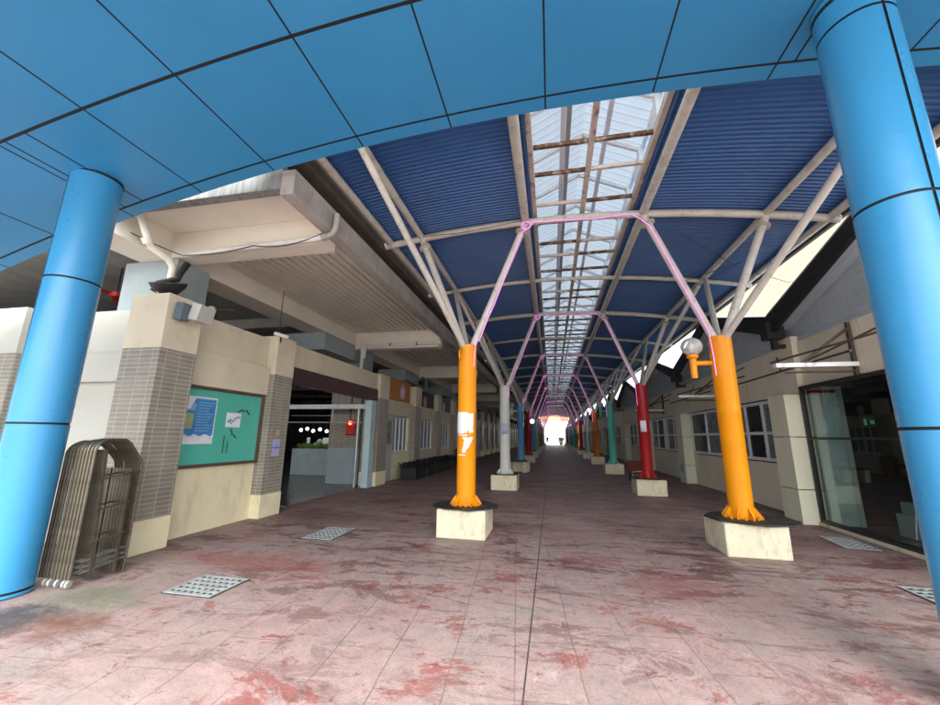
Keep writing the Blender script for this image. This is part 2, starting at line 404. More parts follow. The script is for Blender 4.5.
# control joints cut in the paving
bm = new()
quad(bm, (-.223,-4,.004), (-.212,-4,.004), (-.212,80,.004), (-.223,80,.004))
for y in (5.5, 11.8, 18.1, 24.4, -.8): 
    quad(bm, (-4.6,y-.06,.005), (4.8,y+.1,.005), (4.8,y+.11,.005), (-4.6,y-.05,.005))
struct(ob('pavement_joint', bm, M('joint_grime', (.075,.058,.055), .9, .4, 4), loc=(0,0,0)))

# ------------------------------------------------------------------ entrance canopy
def zc(x): return 5.15 - .0192*(x-.6)**2
XL = [-10.9,-9.8,-8.7,-7.6,-6.55,-5.5,-4.43,-3.37,-2.146,-1.04,.05,1.17,2.245,3.3,4.4,5.5,6.6,7.7]
YL = [(-1.0,.012),(1.2,.014),(2.4,.017),(3.6,.015),(3.78,0)]
can = thing('entrance_canopy', 'arched entrance canopy clad in big blue panels with black joints overhead', 'canopy', (-1.6,1.3,4.3))
bm = new()
C1, C2 = (-5.28,3.16), (2.52,3.11); RC = .238
xs = [XL[0] + (XL[-1]-XL[0])*i/80 for i in range(81)]
for z in (.003, .15): grid(bm, [[(x, y, zc(x)+z) for x in xs] for y in (-1.0, 3.777)])
for y in (-1.0, 3.777): grid(bm, [[(x, y, zc(x)+z) for x in xs] for z in (.003, .15)])
ob('canopy_core', bm, JOINT, can)
bm = new()
cuts = sorted(XL)
for (ya, ga), (yb, gb) in zip(YL, YL[1:]):
    row = list(cuts)
    if yb == 3.6: row += [C1[0]-.13, C1[0]+.13, C2[0]-.13, C2[0]+.13]
    row.sort()
    for xa, xb in zip(row, row[1:]):
        pts = [xa+.009+(xb-xa-.018)*i/4 for i in range(5)]
        v = [[(x, y, zc(x)) for x in pts] for y in (ya+ga, yb-gb)]
        grid(bm, v)
        # folded returns of the tray panel
        grid(bm, [[(x, ya+ga, zc(x)+h) for x in pts] for h in (0, .03)]); grid(bm, [[(x, yb-gb, zc(x)+h) for x in pts] for h in (0, .03 if yb < 3.7 else .16)])
ob('soffit_cladding', bm, CANOPY, can, smooth=False)

def blue_col(label, c, seam_az, ztop):
    t = thing('blue_clad_column', label, 'column', (c[0], c[1], 0), 'blue clad columns of the entrance canopy')
    bm = new(); lathe(bm, (c[0], c[1], 0), [(RC-.008, 0), (RC-.008, ztop)], 48); ob('column_core', bm, JOINT, t, smooth=True)
    bm = new()
    rings = [0, .05, 1.63, 3.2, 4.78, ztop+.03]
    N = 60
    for za, zb in zip(rings, rings[1:]):
        za += .011; zb -= .011
        if za > ztop: continue
        # two half shells with a black seam between
        for s in range(2):
            a0 = seam_az + s*PI; d = .008/RC*.5+.03
            pr = []
            for zz in (za, zb):
                pr.append([(c[0]+RC*math.cos(a0+d+(PI-2*d)*i/N), c[1]+RC*math.sin(a0+d+(PI-2*d)*i/N), zz) for i in range(N+1)])
            grid(bm, pr)
    ob('column_cladding', bm, COLBLUE, t, smooth=True)
    bm = new(); lathe(bm, (c[0], c[1], ztop-.06), [(RC+.006,0),(RC+.006,.03)], 48); ob('collar_joint', bm, JOINT, t, smooth=True)
# seams: seen near the left edge of the left column and right of centre on the right one
blue_col('blue clad entrance column beside the stack of folded metal frames', C1, math.radians(-108), 4.56)
blue_col('blue clad entrance column in front of the dark glass shopfront', C2, math.radians(-83), 5.05)

# ------------------------------------------------------------------ covered walk: roof
def zt(x): return 5.47 - .0235*(x-.1)**2
YC = [6.65, 12.35, 18.9, 25.3, 31.6, 37.9, 44.2, 50.5, 56.8, 63.1, 69.4, 75.7]
YE = 78.0; Y0 = 3.55
roof = thing('covered_walk_roof', 'long curved navy sheet roof on white steel tubes with a central skylight', 'roof', (.62, 40, 5))
def tubeP(name, a, b, r, m=STEEL, n=12):
    bm = new(); tube(bm, a, b, r, n); return ob(name, bm, m, roof, smooth=True)
for x, r in ((-2.98,.06), (-2.36,.06), (-.35,.072), (1.70,.072), (3.58,.06), (4.46,.06)):
    tubeP('purlin', (x, Y0, zt(x)+.01), (x, YE, zt(x)+.01), r)
hy = []
for i, y in enumerate(YC):
    hy.append((y, .066))
    if i < len(YC)-1: hy.append(((y+YC[i+1])/2, .05))
for y, r in hy:
    bm = new(); xs = [-3.12+ (4.6+3.12)*i/24 for i in range(25)]
    sweep(bm, [(x, y, zt(x)) for x in xs], r, 10)
    ob('hoop', bm, STEEL, roof, smooth=True)
def corr(bm, x0, x1, nx):
    y = Y0-.15; p = .084; prof = []
    while y < YE:
        for f, h in ((0,0),(.3,0),(.45,.022),(.85,.022)): prof.append((y+f*p, h))
        y += p if y < 32 else p*2
        if y > 32: p = .17
    rows = []
    for yy, h in prof: rows.append([(x0+(x1-x0)*i/nx, yy, zt(x0+(x1-x0)*i/nx)+.085+h) for i in range(nx+1)])
    grid(bm, rows)
for x0, x1 in ((-3.1,-.26), (1.63,4.58)):
    bm = new(); corr(bm, x0, x1, 6); ob('roof_sheet', bm, ROOFBLUE, roof)
    bm = new(); xs = [x0+(x1-x0)*i/8 for i in range(9)]
    grid(bm, [[(x, yy, zt(x)+.15) for x in xs] for yy in (Y0-.15, YE)]); ob('roof_top', bm, ROOFBLUE, roof)
# skylight
sky = None
bm = new()
for x in (-.175, 1.55): box(bm, x-.04, x+.04, Y0, YE, 5.62, 5.74)
box(bm, .655, .735, Y0, YE, 5.655, 5.735)
bm2 = new()
for x, sx in ((-.255,-.222), (1.597,1.63)): box(bm2, x, sx, Y0, YE, 5.54, 5.80)
ob('skylight_curb', bm2, ROOFBLUE, roof)
sk = ob('skylight_frame', bm, STEEL_R, roof, bev=.006)
bm = new(); bm2 = new()
y = 4.15; k = 0
while y < YE:
    (box if True else None)(bm if k % 3 else bm2, -.13, .652, y-.024, y+.024, 5.66, 5.715)
    box(bm if (k+1) % 3 else bm2, .738, 1.505, y-.024, y+.024, 5.66, 5.715)
    y += .62 if k % 2 else .86; k += 1
ob('skylight_bar', bm, RUST, sk); ob('skylight_bar', bm2, STEEL_R, sk)
bm = new()
y = 3.9; 
while y < YE:
    for x in (-.2, 1.575):
        box(bm, x-.035, x+.035, y-.07, y+.07, 5.745, 6.2); box(bm, x-.012, x+.012, y+.09, y+.42, 5.80, 6.18)
    sweep(bm, [(-.2,y,6.2),(.69,y,6.62)], .03, 6, flat=(.025,.035)); sweep(bm, [(.69,y,6.62),(1.575,y,6.2)], .03, 6, flat=(.025,.035))
    y += 1.05
for x in (-.24, 1.615):
    for z in (5.84, 6.2): box(bm, x-.02, x+.02, Y0, YE, z-.03, z+.03)
box(bm, .30, .38, Y0, YE, 6.40, 6.46); box(bm, 1.0, 1.07, Y0, YE, 6.40, 6.46)
ob('skylight_truss', bm, WHITE, roof)
bm = new(); box(bm, .385, .46, Y0, YE, 6.385, 6.395); ob('ridge_flashing', bm, CONC, roof)
for xa, xb in ((-.62,.69), (.69,2.0)):
    bm = new(); p = .17; y = Y0; rows = []
    while y < YE:
        for f, h in ((0,0),(.66,0),(.76,.007),(.9,.007)):
            ya = y+f*p
            rows.append([(xa+(xb-xa)*i/2, ya, (6.0+.68*(i/2 if xa < 0 else 1-i/2)) + h) for i in range(3)])
        y += p
    grid(bm, rows); ob('ridge_sheet', bm, TRANS, roof)
# eave gutter on the side of the hall
bm = new(); box(bm, -3.62,-3.13, Y0, YE, 5.12, 5.42); tag(ob('eave_gutter', bm, GUT, bev=.01), 'long dark brown gutter between the navy roof and the concrete slab', 'gutter')
bm = new(); box(bm, 4.6,4.66, Y0, YE, 5.0, 5.17); ob('eave_board', bm, GUT, roof)

# ------------------------------------------------------------------ branching columns
R_CL, R_CR = -1.42, 2.66
LPAINT = [P_OR,P_WH,P_BL,P_RD,P_BL,P_GY,P_TE,P_BO,P_RD,P_GY,P_BL,P_BO]
RPAINT = [P_OR,P_RD,P_TE,P_BO,P_GY,P_RD,P_BO,P_TE,P_BL,P_GY,P_RD,P_BL]
NM = {'orange_enamel':'bright orange','white_enamel':'white','blue_enamel':'blue','dark_red_enamel':'dark red','teal_enamel':'teal','burnt_orange_enamel':'burnt orange','pale_grey_green_enamel':'pale grey-green'}
ORD = ['first','second','third','fourth','fifth','sixth','seventh','eighth','ninth','tenth','eleventh','twelfth']
def col_thing(x, y, paint, side, i):
    nm = NM[paint.name]
    t = thing('branching_column', '%s steel branching column on a cream block, %s from the front in the %s row' % (nm, ORD[i], side), 'column', (x, y, 0), 'painted branching columns along the covered walk')
    bm = new(); h = .39
    prism(bm, [(x-h,y-h),(x+h,y-h),(x+h,y+h),(x-h,y+h)], 'z', 0, .425)
    ob('base_block', bm, BASEC, t, bev=.02)
    r = .158
    bm = new(); lathe(bm, (x,y,.437), [(r,0),(r,1.50),(r+.0018,1.503),(r+.0018,1.509),(r,1.512),(r,2.69),(r*.9,2.70)], 32); ob('shaft', bm, paint, t, smooth=True)
    bm = new(); lathe(bm, (x,y,.427), [(.27,0),(.27,.018)], 32)
    for k in range(8):
        a = 2*PI*k/8+.2; ca, sa = math.cos(a), math.sin(a)
        p = [(.15,.018),(.255,.018),(.255,.05),(.17,.17),(.15,.17)]
        A = [(x+q*ca-.008*sa, y+q*sa+.008*ca, .427+z) for q, z in p]; B = [(x+q*ca+.008*sa, y+q*sa-.008*ca, .427+z) for q, z in p]
        va = [bm.verts.new(v) for v in A]; vb = [bm.verts.new(v) for v in B]
        for j in range(5): bm.faces.new((va[j], va[(j+1) % 5], vb[(j+1) % 5], vb[j]))
        bm.faces.new(list(reversed(va))); bm.faces.new(vb)
        a += PI/8
        lathe(bm, (x+.225*math.cos(a), y+.225*math.sin(a), .445), [(.02,0),(.02,.022),(.011,.023),(.011,.05)], 6)
    ob('base_flange', bm, flange_paint(paint), t)
    s = 1 if side == 'left' else -1
    xi = -.35 if s == 1 else 1.70; xo = -2.36 if s == 1 else 3.58
    z0 = 3.08
    def strut(p0, p1, ring, rad=.062):
        bm = new(); p0, p1 = Vector(p0), Vector(p1); tube(bm, p0, p1, rad, 14)
        d = (p1-p0).normalized(); L = (p1-p0).length
        if ring: lathe(bm, p0+d*(L-.2), [(.066,-.012),(.115,-.012),(.115,.0),(.066,.0)], 16, d); lathe(bm, p0+d*(L-.18), [(.066,-.0),(.115,.0),(.115,.012),(.066,.012)], 16, d)
        ob('strut', bm, STEEL, t, smooth=True)
    strut((x+s*.07, y, z0), (xi, y, zt(xi)-.02), True)
    strut((x-s*.07, y+.02, z0), (xo, y, zt(xo)-.02), True)
    strut((x-s*.04, y-.08, z0), (xo, y-2.65, zt(xo)-.03), False, .05)
    strut((x-s*.02, y+.08, z0), (xo, y+2.65, zt(xo)-.03), False, .05)
    return t
for i, y in enumerate(YC):
    col_thing(R_CL, y, LPAINT[i], 'left', i)
    col_thing(R_CR, y, RPAINT[i], 'right', i)

# pink light strips wound over the inner struts and hoops
for i, y in enumerate(YC):
    bm = new(); pts = []
    rr = random.Random(i)
    def line(a, b, n, sag=0):
        for k in range(n):
            u = k/(n-1)
            pts.append((a[0]+(b[0]-a[0])*u+rr.uniform(-.006,.006), a[1]+(b[1]-a[1])*u-.02+rr.uniform(-.012,.012), a[2]+(b[2]-a[2])*u+rr.uniform(-.012,.012)-sag*math.sin(PI*u)))
    line((R_CL+.13,y-.1,2.75), (R_CL+.17,y-.09,3.2), 3)
    line((R_CL+.22,y-.07,3.2), (-.42,y-.075,5.2), 10, .03)
    for k in range(14): 
        a = k*.95; pts.append((-.33+.09*math.cos(a), y-.085-.004*k, 5.34+.08*math.sin(a)))
    line((-.2,y-.08,5.40), (1.5,y-.08,5.37), 9, .02)
    line((1.64,y-.085,5.24), (1.76,y-.09,5.12), 3)
    line((1.80,y-.075,5.05), (R_CR-.17,y-.08,3.2), 10, .04)
    line((R_CR-.17,y-.09,3.1), (R_CR-.16,y-.1,2.5), 3)
    sweep(bm, pts, .0075 if i < 3 else .013, 6)
    tag(ob('light_strip', bm, PINK, smooth=True), 'pink glowing light strip wound over the %s hoop from the front' % ORD[i], 'light strip', 'pink light strips on the hoops')

# black boards lying round the bases, bench by the third left column
def board(x, y, rad, label, dx=0, rot=0, n=8):
    bm = new()
    poly = [(x+dx+rad*math.cos(2*PI*(k+.5)/n+rot), y+rad*.85*math.sin(2*PI*(k+.5)/n+rot)) for k in range(n)]
    hole = .165
    # ring shaped board
    N = 32
    top = [[(x+hole*math.cos(2*PI*j/N), y+hole*math.sin(2*PI*j/N)) for j in range(N+1)]]
    def edge(a):
        best = 9
        for k in range(n):
            ax, ay = poly[k]; bx, by = poly[(k+1) % n]
            ca, sa = math.cos(a), math.sin(a)
            den = ca*(by-ay)-sa*(bx-ax)
            if abs(den) < 1e-9: continue
            tt = ((ax-x)*(by-ay)-(ay-y)*(bx-ax))/den
            if tt > 0:
                qx, qy = x+tt*ca, y+tt*sa
                u = ((qx-ax)*(bx-ax)+(qy-ay)*(by-ay))/((bx-ax)**2+(by-ay)**2)
                if -1e-6 <= u <= 1+1e-6: best = min(best, tt)
        return (x+best*math.cos(a), y+best*math.sin(a))
    top.append([edge(2*PI*j/N) for j in range(N+1)])
    for z in (.4285, .448): grid(bm, [[(px, py, z + (.01*math.sin(6*math.atan2(py-y, px-x)) if r == 1 else 0)) for px, py in row] for r, row in enumerate(top)])
    for row in top: grid(bm, [[(px, py, z) for px, py in row] for z in (.4285, .448)])
    tag(ob('base_board', bm, MAT), label, 'board', 'black boards round the column bases')
board(R_CL, 6.65, .57, 'black octagonal board on the cream block of the front left orange column')
board(R_CR, 6.65, .60, 'black warped board on the cream block of the front right orange column', .1, .15)
board(R_CR, 12.35, .5, 'black board on the cream block of the dark red column')
board(R_CL, 12.35, .42, 'black board on the cream block of the white column')

# papers stuck on columns
def wrap(name, x, y, r, a0, a1, z0, z1, m, label, cat, ragged=.0, seed=1, group=None):
    bm = new(); rr = random.Random(seed); n = 16
    rows = []
    for k in range(2):
        rows.append([])
        for i in range(n+1):
            a = a0+(a1-a0)*i/n
            z = (z0 if k == 0 else z1) + rr.uniform(-ragged, ragged)
            rows[-1].append((x+r*math.cos(a), y+r*math.sin(a), z))
    grid(bm, rows)
    o = ob(name, bm, m, smooth=True)
    s = o.modifiers.new('thick', 'SOLIDIFY'); s.thickness = .0015; s.offset = 1
    tag(o, label, cat, group)
R1 = .1605
D = math.radians
def shaped(name, x, y, a0, a1, z0, z1, fn, m, label, cat):
    """a scrap of paper on a round shaft: small cells kept where fn(u, v) says so"""
    bm = new(); n, k = 44, 44; r = .1612; V = {}
    def vert(i, j):
        if (i, j) not in V:
            a = a0+(a1-a0)*i/n; V[(i, j)] = bm.verts.new((x+r*math.cos(a), y+r*math.sin(a), z0+(z1-z0)*j/k))
        return V[(i, j)]
    for i in range(n):
        for j in range(k):
            if fn((i+.5)/n, (j+.5)/k): bm.faces.new((vert(i,j), vert(i+1,j), vert(i+1,j+1), vert(i,j+1)))
    tag(ob(name, bm, m), label, cat)
def wob(t, s=0): return .5*math.sin(7*t+s)+.3*math.sin(17*t+2*s)+.2*math.sin(41*t+s)
shaped('torn_poster', R_CL, 6.65, D(-172), D(-32), 1.575, 1.97,
    lambda u, v: .08+.05*wob(v,1) < u < .97+.02*wob(v,3) and .06+.05*wob(u,2) < v < .93+.06*wob(u,5) and not ((u-.72)**2*3+(v-.1)**2 < .006),
    PAPER, 'large torn white poster remnant round the front left orange column', 'poster')
shaped('paper_scrap', R_CL, 6.65, D(-105), D(-40), 1.28, 1.55,
    lambda u, v: abs(u-.15-.5*v-.08*wob(v,4)) < .13+.36*v*(1-.25*wob(v*1.3,2)) and v < .93+.05*wob(u,1),
    PAPER, 'small ragged white scrap below the torn poster on the left orange column', 'paper')
wrap('paper_strip', R_CL, 6.65, R1, D(-150), D(-75), 1.555, 1.572, PAPER, 'thin white paper strip just below the torn poster', 'paper', .006, 8)
wrap('tape_strip', R_CL, 6.65, R1, D(-140), D(-85), 1.235, 1.252, PAPER, 'thin white tape strip lowest on the left orange column', 'tape', .004, 9)
wrap('paper_notice', R_CR, 12.35, R1, D(-140), D(-78), 1.73, 2.05, PAPER, 'white paper notice on the dark red column', 'notice')
wrap('faded_notice', R_CL, 12.35, R1, D(-125), D(-50), 1.62, 1.95, LAV, 'faded lavender notice on the white column', 'notice')

# globe lamps on columns
def globe(x, y, z, dx, m, label, s=1.0):
    t = thing('globe_lamp', label, 'lamp', (x+dx*.42*s, y, z), 'globe lamps on the columns')
    gx = x+dx*.42*s
    bm = new(); tube(bm, (x+dx*.15, y, z), (gx, y, z), .04, 12); ob('lamp_arm', bm, m, t, smooth=True)
    bm = new(); lathe(bm, (gx,y,z-.24), [(.045,0),(.05,.05),(.05,.30),(.085,.33),(.085,.37)], 20); ob('lamp_stem', bm, m, t, smooth=True)
    bm = new(); bmesh.ops.create_uvsphere(bm, u_segments=28, v_segments=18, radius=.16); 
    for v in bm.verts: v.co.z *= .92; v.co += Vector((gx,y,z+.27))
    ob('lamp_globe', bm, GLOBE, t, smooth=True)
    bm = new(); lathe(bm, (gx,y,z+.14), [(.035,0),(.035,.06),(.03,.07),(.045,.12),(.03,.19),(0,.2)], 16); ob('lamp_bulb', bm, PAPER, t, smooth=True)
globe(R_CR, 6.65, 2.72, -1, P_OR, 'clear globe lamp on an orange arm of the front right column')
globe(R_CR, 18.9, 2.75, -1, P_TE, 'clear globe lamp on a teal arm of the right row column')
globe(R_CL, 18.9, 2.75, -1, P_WH, 'clear globe lamp on a white arm of the blue column at left')
# small spotlight on the left orange column
t = thing('spotlight', 'small black spotlight with an orange clamp at the left orange column top', 'spotlight', (R_CL-.1, 6.45, 3.0))
bm = new(); lathe(bm, (R_CL-.12,6.42,3.05), [(.035,0),(.045,.02),(.055,.1),(.05,.11)], 16, (-.4,-.7,-.3)); ob('spotlight_body', bm, BLACK, t, smooth=True)
bm = new(); sweep(bm, [(R_CL-.1,6.51,2.86),(R_CL-.1,6.44,2.88),(R_CL-.11,6.44,3.03)], .014, 8); ob('spotlight_clamp', bm, P_OR, t, smooth=True)

# ------------------------------------------------------------------ left building (market hall)
hall = thing('market_hall', 'cream market hall with tiled pilasters and a deep concrete slab eave', 'building', (-8, 40, 0))
PY = [(4.3,4.87),(6.77,7.33),(11.75,12.5)] + [(15.25+3.2*k, 15.95+3.2*k) for k in range(20)]
def pil(y0, y1, x0, x1, ztop=3.52, ztile=2.72):
    bm = new(); box(bm, x0, x1+.012, y0-.012, y1+.012, 0, .42); p = ob('pilaster', bm, CREAM, hall, bev=.006)
    bm = new(); box(bm, x0, x1, y0, y1, .42, ztile); ob('pilaster_tiles', bm, TILE, p)
    bm = new(); box(bm, x0, x1+.006, y0-.006, y1+.006, ztile, ztop); ob('pilaster_cap', bm, CREAMB, p, bev=.006)
for i, (a, b) in enumerate(PY):
    pil(a, b, -5.95, -5.30 if i == 0 else -5.40)
# panel wall behind the notice board
bm = new(); box(bm, -5.9, -5.6, 4.89, 6.75, 0, 2.3); ob('wall', bm, CREAM, hall)
bm = new(); box(bm, -5.9, -5.50, 4.885, 6.755, 2.3, 2.86); ob('wall_band', bm, CREAMB, hall, bev=.01)
bm = new(); box(bm, -5.9, -5.60, 4.885, 6.755, 2.86, 3.46); ob('wall_parapet', bm, CREAMB, hall, bev=.008)
# opening lintel
bm = new(); box(bm, -5.9, -5.50, 7.345, 11.735, 3.0, 3.5); ob('lintel', bm, CREAMB, hall, bev=.008)
# wall bays beyond the opening
yb = 12.52
for k in range(20):
    y1 = PY[3+k][0]-.015
    bm = new()
    w0, w1 = yb+(.95 if k == 0 else .25), y1-.25
    box(bm, -5.9,-5.6, yb, y1, 0, .95); box(bm, -5.9,-5.6, yb, w0, .95, 2.25); box(bm, -5.9,-5.6, w1, y1, .95, 2.25)
    ob('wall', bm, CREAM if k % 2 == 0 else CREAMB, hall)
    bm = new(); box(bm, -5.9,-5.52, yb, y1, 2.25, 2.8); ob('wall_band', bm, CREAMB, hall, bev=.01)
    bm = new()
    n = 4
    for j in range(n+1):
        yy = w0+(w1-w0)*j/n; box(bm, -5.72,-5.64, yy-.03, yy+.03, .955, 2.245)
    box(bm, -5.715,-5.645, w0, w1, .955, 1.01); box(bm, -5.715,-5.645, w0, w1, 2.19, 2.245)
    wf = ob('window', bm, WINFR, hall)
    bm = new(); box(bm, -5.69,-5.68, w0, w1, .96, 2.24); ob('window_pane', bm, PANEL, wf)
    if k == 0:
        bm = new(); box(bm, -5.6,-5.56, 12.6, 13.35, .02, 2.2); d = ob('door', bm, CREAMP, hall, bev=.006)
        bm = new(); box(bm, -5.558,-5.55, 12.75, 13.2, 1.25, 2.05); ob('door_pane', bm, PANEL, d)
        bm = new(); lathe(bm, (-5.55,13.25,1.05), [(.03,0),(.03,.05)], 12, (1,0,0)); ob('door_handle', bm, GALV, d)
    yb = PY[3+k][1]+.015
# front wall facing the forecourt
bm = new(); box(bm, -8.0, -5.952, 4.62, 4.9, 0, 2.28); ob('front_wall', bm, CREAMP, hall)
bm = new(); box(bm, -8.0, -5.952, 4.50, 4.9, 2.28, 2.72); ob('front_ledge', bm, CREAMP, hall, bev=.012)
bm = new(); box(bm, -8.0, -5.952, 4.60, 4.9, 2.72, 3.42); ob('front_parapet', bm, CREAMP, hall)
bm = new(); box(bm, -9.0, -8.0, 4.3, 4.95, 2.72, 3.46); p = ob('pilaster', bm, CREAMP, hall, bev=.006)
bm = new(); box(bm, -8.99, -8.01, 4.31, 4.94, 0, 2.72); ob('pilaster_tiles', bm, TILE, p)
bm = new(); box(bm, -24, -9.0, 4.62, 4.9, 0, 3.42); ob('front_wall', bm, CREAMP, hall)
# slab eave with downstands
bm = new(); box(bm, -24,-3.402, 4.102, YE, 4.93, 5.08); ob('roof_slab', bm, SOFFIT, hall)
bm = new(); box(bm, -24,-3.402, 3.95, 4.10, 4.72, 5.09); ob('slab_lip', bm, WHITEW, hall, bev=.008)
bm = new(); box(bm, -3.40,-3.20, 3.95, YE, 4.62, 4.98); ob('edge_beam', bm, CONC, hall, bev=.01)
beams = [5.0, 11.55, 18.1, 24.6, 31.1, 37.6, 44.1, 50.6]
for y in beams:
    bm = new(); box(bm, -6.298,-3.402, y, y+.34, 4.48 if y < 6 else 4.32, 4.928); ob('cross_beam', bm, SOFFIT, hall, bev=.008)
bm = new(); box(bm, -6.95,-6.30, 4.103, YE, 4.46, 4.927); ob('long_beam', bm, SOFFIT, hall)
bm = new(); box(bm, -24,-6.952, 4.105, YE, 4.88, 4.928); ob('hall_ceiling', bm, DARKC, hall)
for y in range(9, 60, 5):
    bm = new(); box(bm, -24,-6.952, y+.55, y+.8, 4.6, 4.879); ob('ceiling_joist', bm, DARKC, hall)
for a, b in zip(beams, beams[1:]+[78]):
    bm = new(); rows = []; x = -5.95
    pr = [(-6.29, 4.86)]
    while x < -3.42:
        pr += [(x, 4.86), (x+.004, 4.925), (x+.054, 4.925), (x+.058, 4.86)]; x += .175
    pr.append((-3.405, 4.86))
    grid(bm, [[(px, yy, pz) for px, pz in pr] for yy in (a+.342, b-.002)])
    ob('strip_ceiling', bm, STRIP, hall)
# bare concrete columns
for y in (5.02, 12.0, 18.4, 24.8, 31.2, 37.6, 44):
    bm = new(); box(bm, -7.25,-6.15, y, y+.65, 3.55, 4.458); c = ob('hall_column', bm, GREYC, hall, bev=.008)
    bm = new(); box(bm, -7.249,-6.151, y+.001, y+.649, 1.12, 3.55); ob('column_tiles', bm, TILE, c)
    bm = new(); box(bm, -7.25,-6.15, y, y+.65, 0.006, 1.12); ob('column_foot', bm, GREYC, c)
    if y > 6:
        bm = new(); box(bm, -7.6,-6.3, y-2.2, y-.05, 3.95, 4.45); ob('upstand_beam', bm, GREYC, hall)
# back walls of the hall
bm = new(); box(bm, -24.2,-24, 4.6, YE, 0, 5); box(bm, -24,-5.9, YE, YE+.2, 0, 5); box(bm, -5.9,-2.5, YE+.01, YE+.2, 0, 5); ob('back_wall', bm, DARKW, hall)

# maroon fascia board over the opening
bm = new(); box(bm, -5.60,-5.46, 7.345, 11.735, 2.62, 2.99); tag(ob('fascia_board', bm, MAROON, bev=.006), 'long dark maroon sign board above the wide hall opening', 'sign board')
# pale blue door post
bm = new(); box(bm, -5.66,-5.44, 11.30, 11.62, .005, 2.615); tag(ob('door_post', bm, PALEBLUE, bev=.008), 'chipped pale blue door post at the far side of the hall opening', 'post')
# metal gate frame across the hall
t = thing('gate_frame', 'grey metal gate frame with thin rails standing inside the hall opening', 'gate', (-6.8, 11.45, 0))
bm = new(); box(bm, -8.5,-5.67, 11.42, 11.50, 2.36, 2.50); ob('top_rail', bm, GALV, t)
bm = new(); tube(bm, (-8.5,11.46,1.93), (-5.67,11.46,1.93), .022); ob('middle_rail', bm, GALV, t, smooth=True)
for x in (-8.45, -6.85): 
    bm = new(); tube(bm, (x,11.46,1.93), (x,11.46,2.36), .02); ob('gate_upright', bm, GALV, t, smooth=True)
bm = new(); tube(bm, (-5.95,11.46,.005), (-5.95,11.46,2.36), .04); ob('gate_upright', bm, GALV, t, smooth=True)
bm = new(); box(bm, -12,-5.7, 7.9, 7.95, .006, .03); tag(ob('floor_rail', bm, GALV), 'low metal floor rail across the threshold of the hall opening', 'rail')
# fire call box
t = thing('fire_alarm_box', 'red fire alarm box with lit lamp on the hall pillar', 'alarm box', (-6.45, 11.95, 1.6))
bm = new(); box(bm, -6.6,-6.28, 11.88, 11.998, 1.55, 2.02); ob('box_body', bm, RED, t, bev=.01)
bm = new(); lathe(bm, (-6.44,11.87,1.93), [(.055,0),(.055,.03),(.03,.06),(0,.065)], 16, (0,-1,0)); ob('alarm_lamp', bm, REDL, t, smooth=True)
bm = new(); tube(bm, (-6.5,11.97,2.02), (-6.5,11.97,2.9), .015); ob('conduit', bm, BLACK, t)
# stall in the hall
t = thing('market_stall', 'pale tiled market stall counter piled with green vegetables', 'stall', (-8.9, 14.4, 0))
bm = new(); box(bm, -10.0,-8.0, 14.0, 15.0, .006, 1.0); ob('counter', bm, COUNTER, t, bev=.02)
bm = new()
rr = random.Random(3)
for k in range(60):
    s = rr.uniform(.05,.12); m = Matrix.Translation((rr.uniform(-9.9,-8.1), rr.uniform(14.1,14.9), 1.0+rr.uniform(.02,.13)))
    bmesh.ops.create_icosphere(bm, subdivisions=1, radius=s, matrix=m)
ob('vegetable_pile', bm, VEG, t)
bm = new()
for k in range(36):
    s = rr.uniform(.04,.10); bmesh.ops.create_icosphere(bm, subdivisions=1, radius=s, matrix=Matrix.Translation((rr.uniform(-9.4,-8.0), rr.uniform(14.5,15.0), 1.12+rr.uniform(.02,.2))))
ob('ware_pile', bm, FOOD, t)
for k, x in enumerate((-9.9,-9.62,-9.35,-9.05,-8.75,-8.42,-8.1)):
    bz = 1.72 + (.0,.05,-.03,.03,-.04,.02,.06)[k]
    t = thing('hanging_bulb', 'lit white bulb hanging over the market stall, %s from the left' % ORD[k], 'bulb', (x, 14.3, 1.75), 'row of lit bulbs over the stall')
    bm = new(); bmesh.ops.create_uvsphere(bm, u_segments=14, v_segments=10, radius=.06, matrix=Matrix.Translation((x,14.3,bz))); ob('bulb_glass', bm, BULB, t, smooth=True)
    bm = new(); tube(bm, (x,14.3,bz+.05), (x,14.3,2.3), .008, 6); ob('bulb_cord', bm, CABLE, t)
bm = new(); tube(bm, (-10.4,14.3,2.3), (-7.6,14.3,2.3), .02, 8); tag(ob('lamp_rail', bm, GALV), 'thin metal rail carrying the bulbs over the market stall', 'rail')
for k, (x, a) in enumerate(((-9.62,'small white price card at left on the stall'),(-8.85,'larger white price card amid the stall wares'))):
    bm = new(); box(bm, x-.07-.06*k, x+.07+.06*k, 14.45, 14.46, 1.2, 1.42); tag(ob('price_card', bm, PAPER), a, 'card')

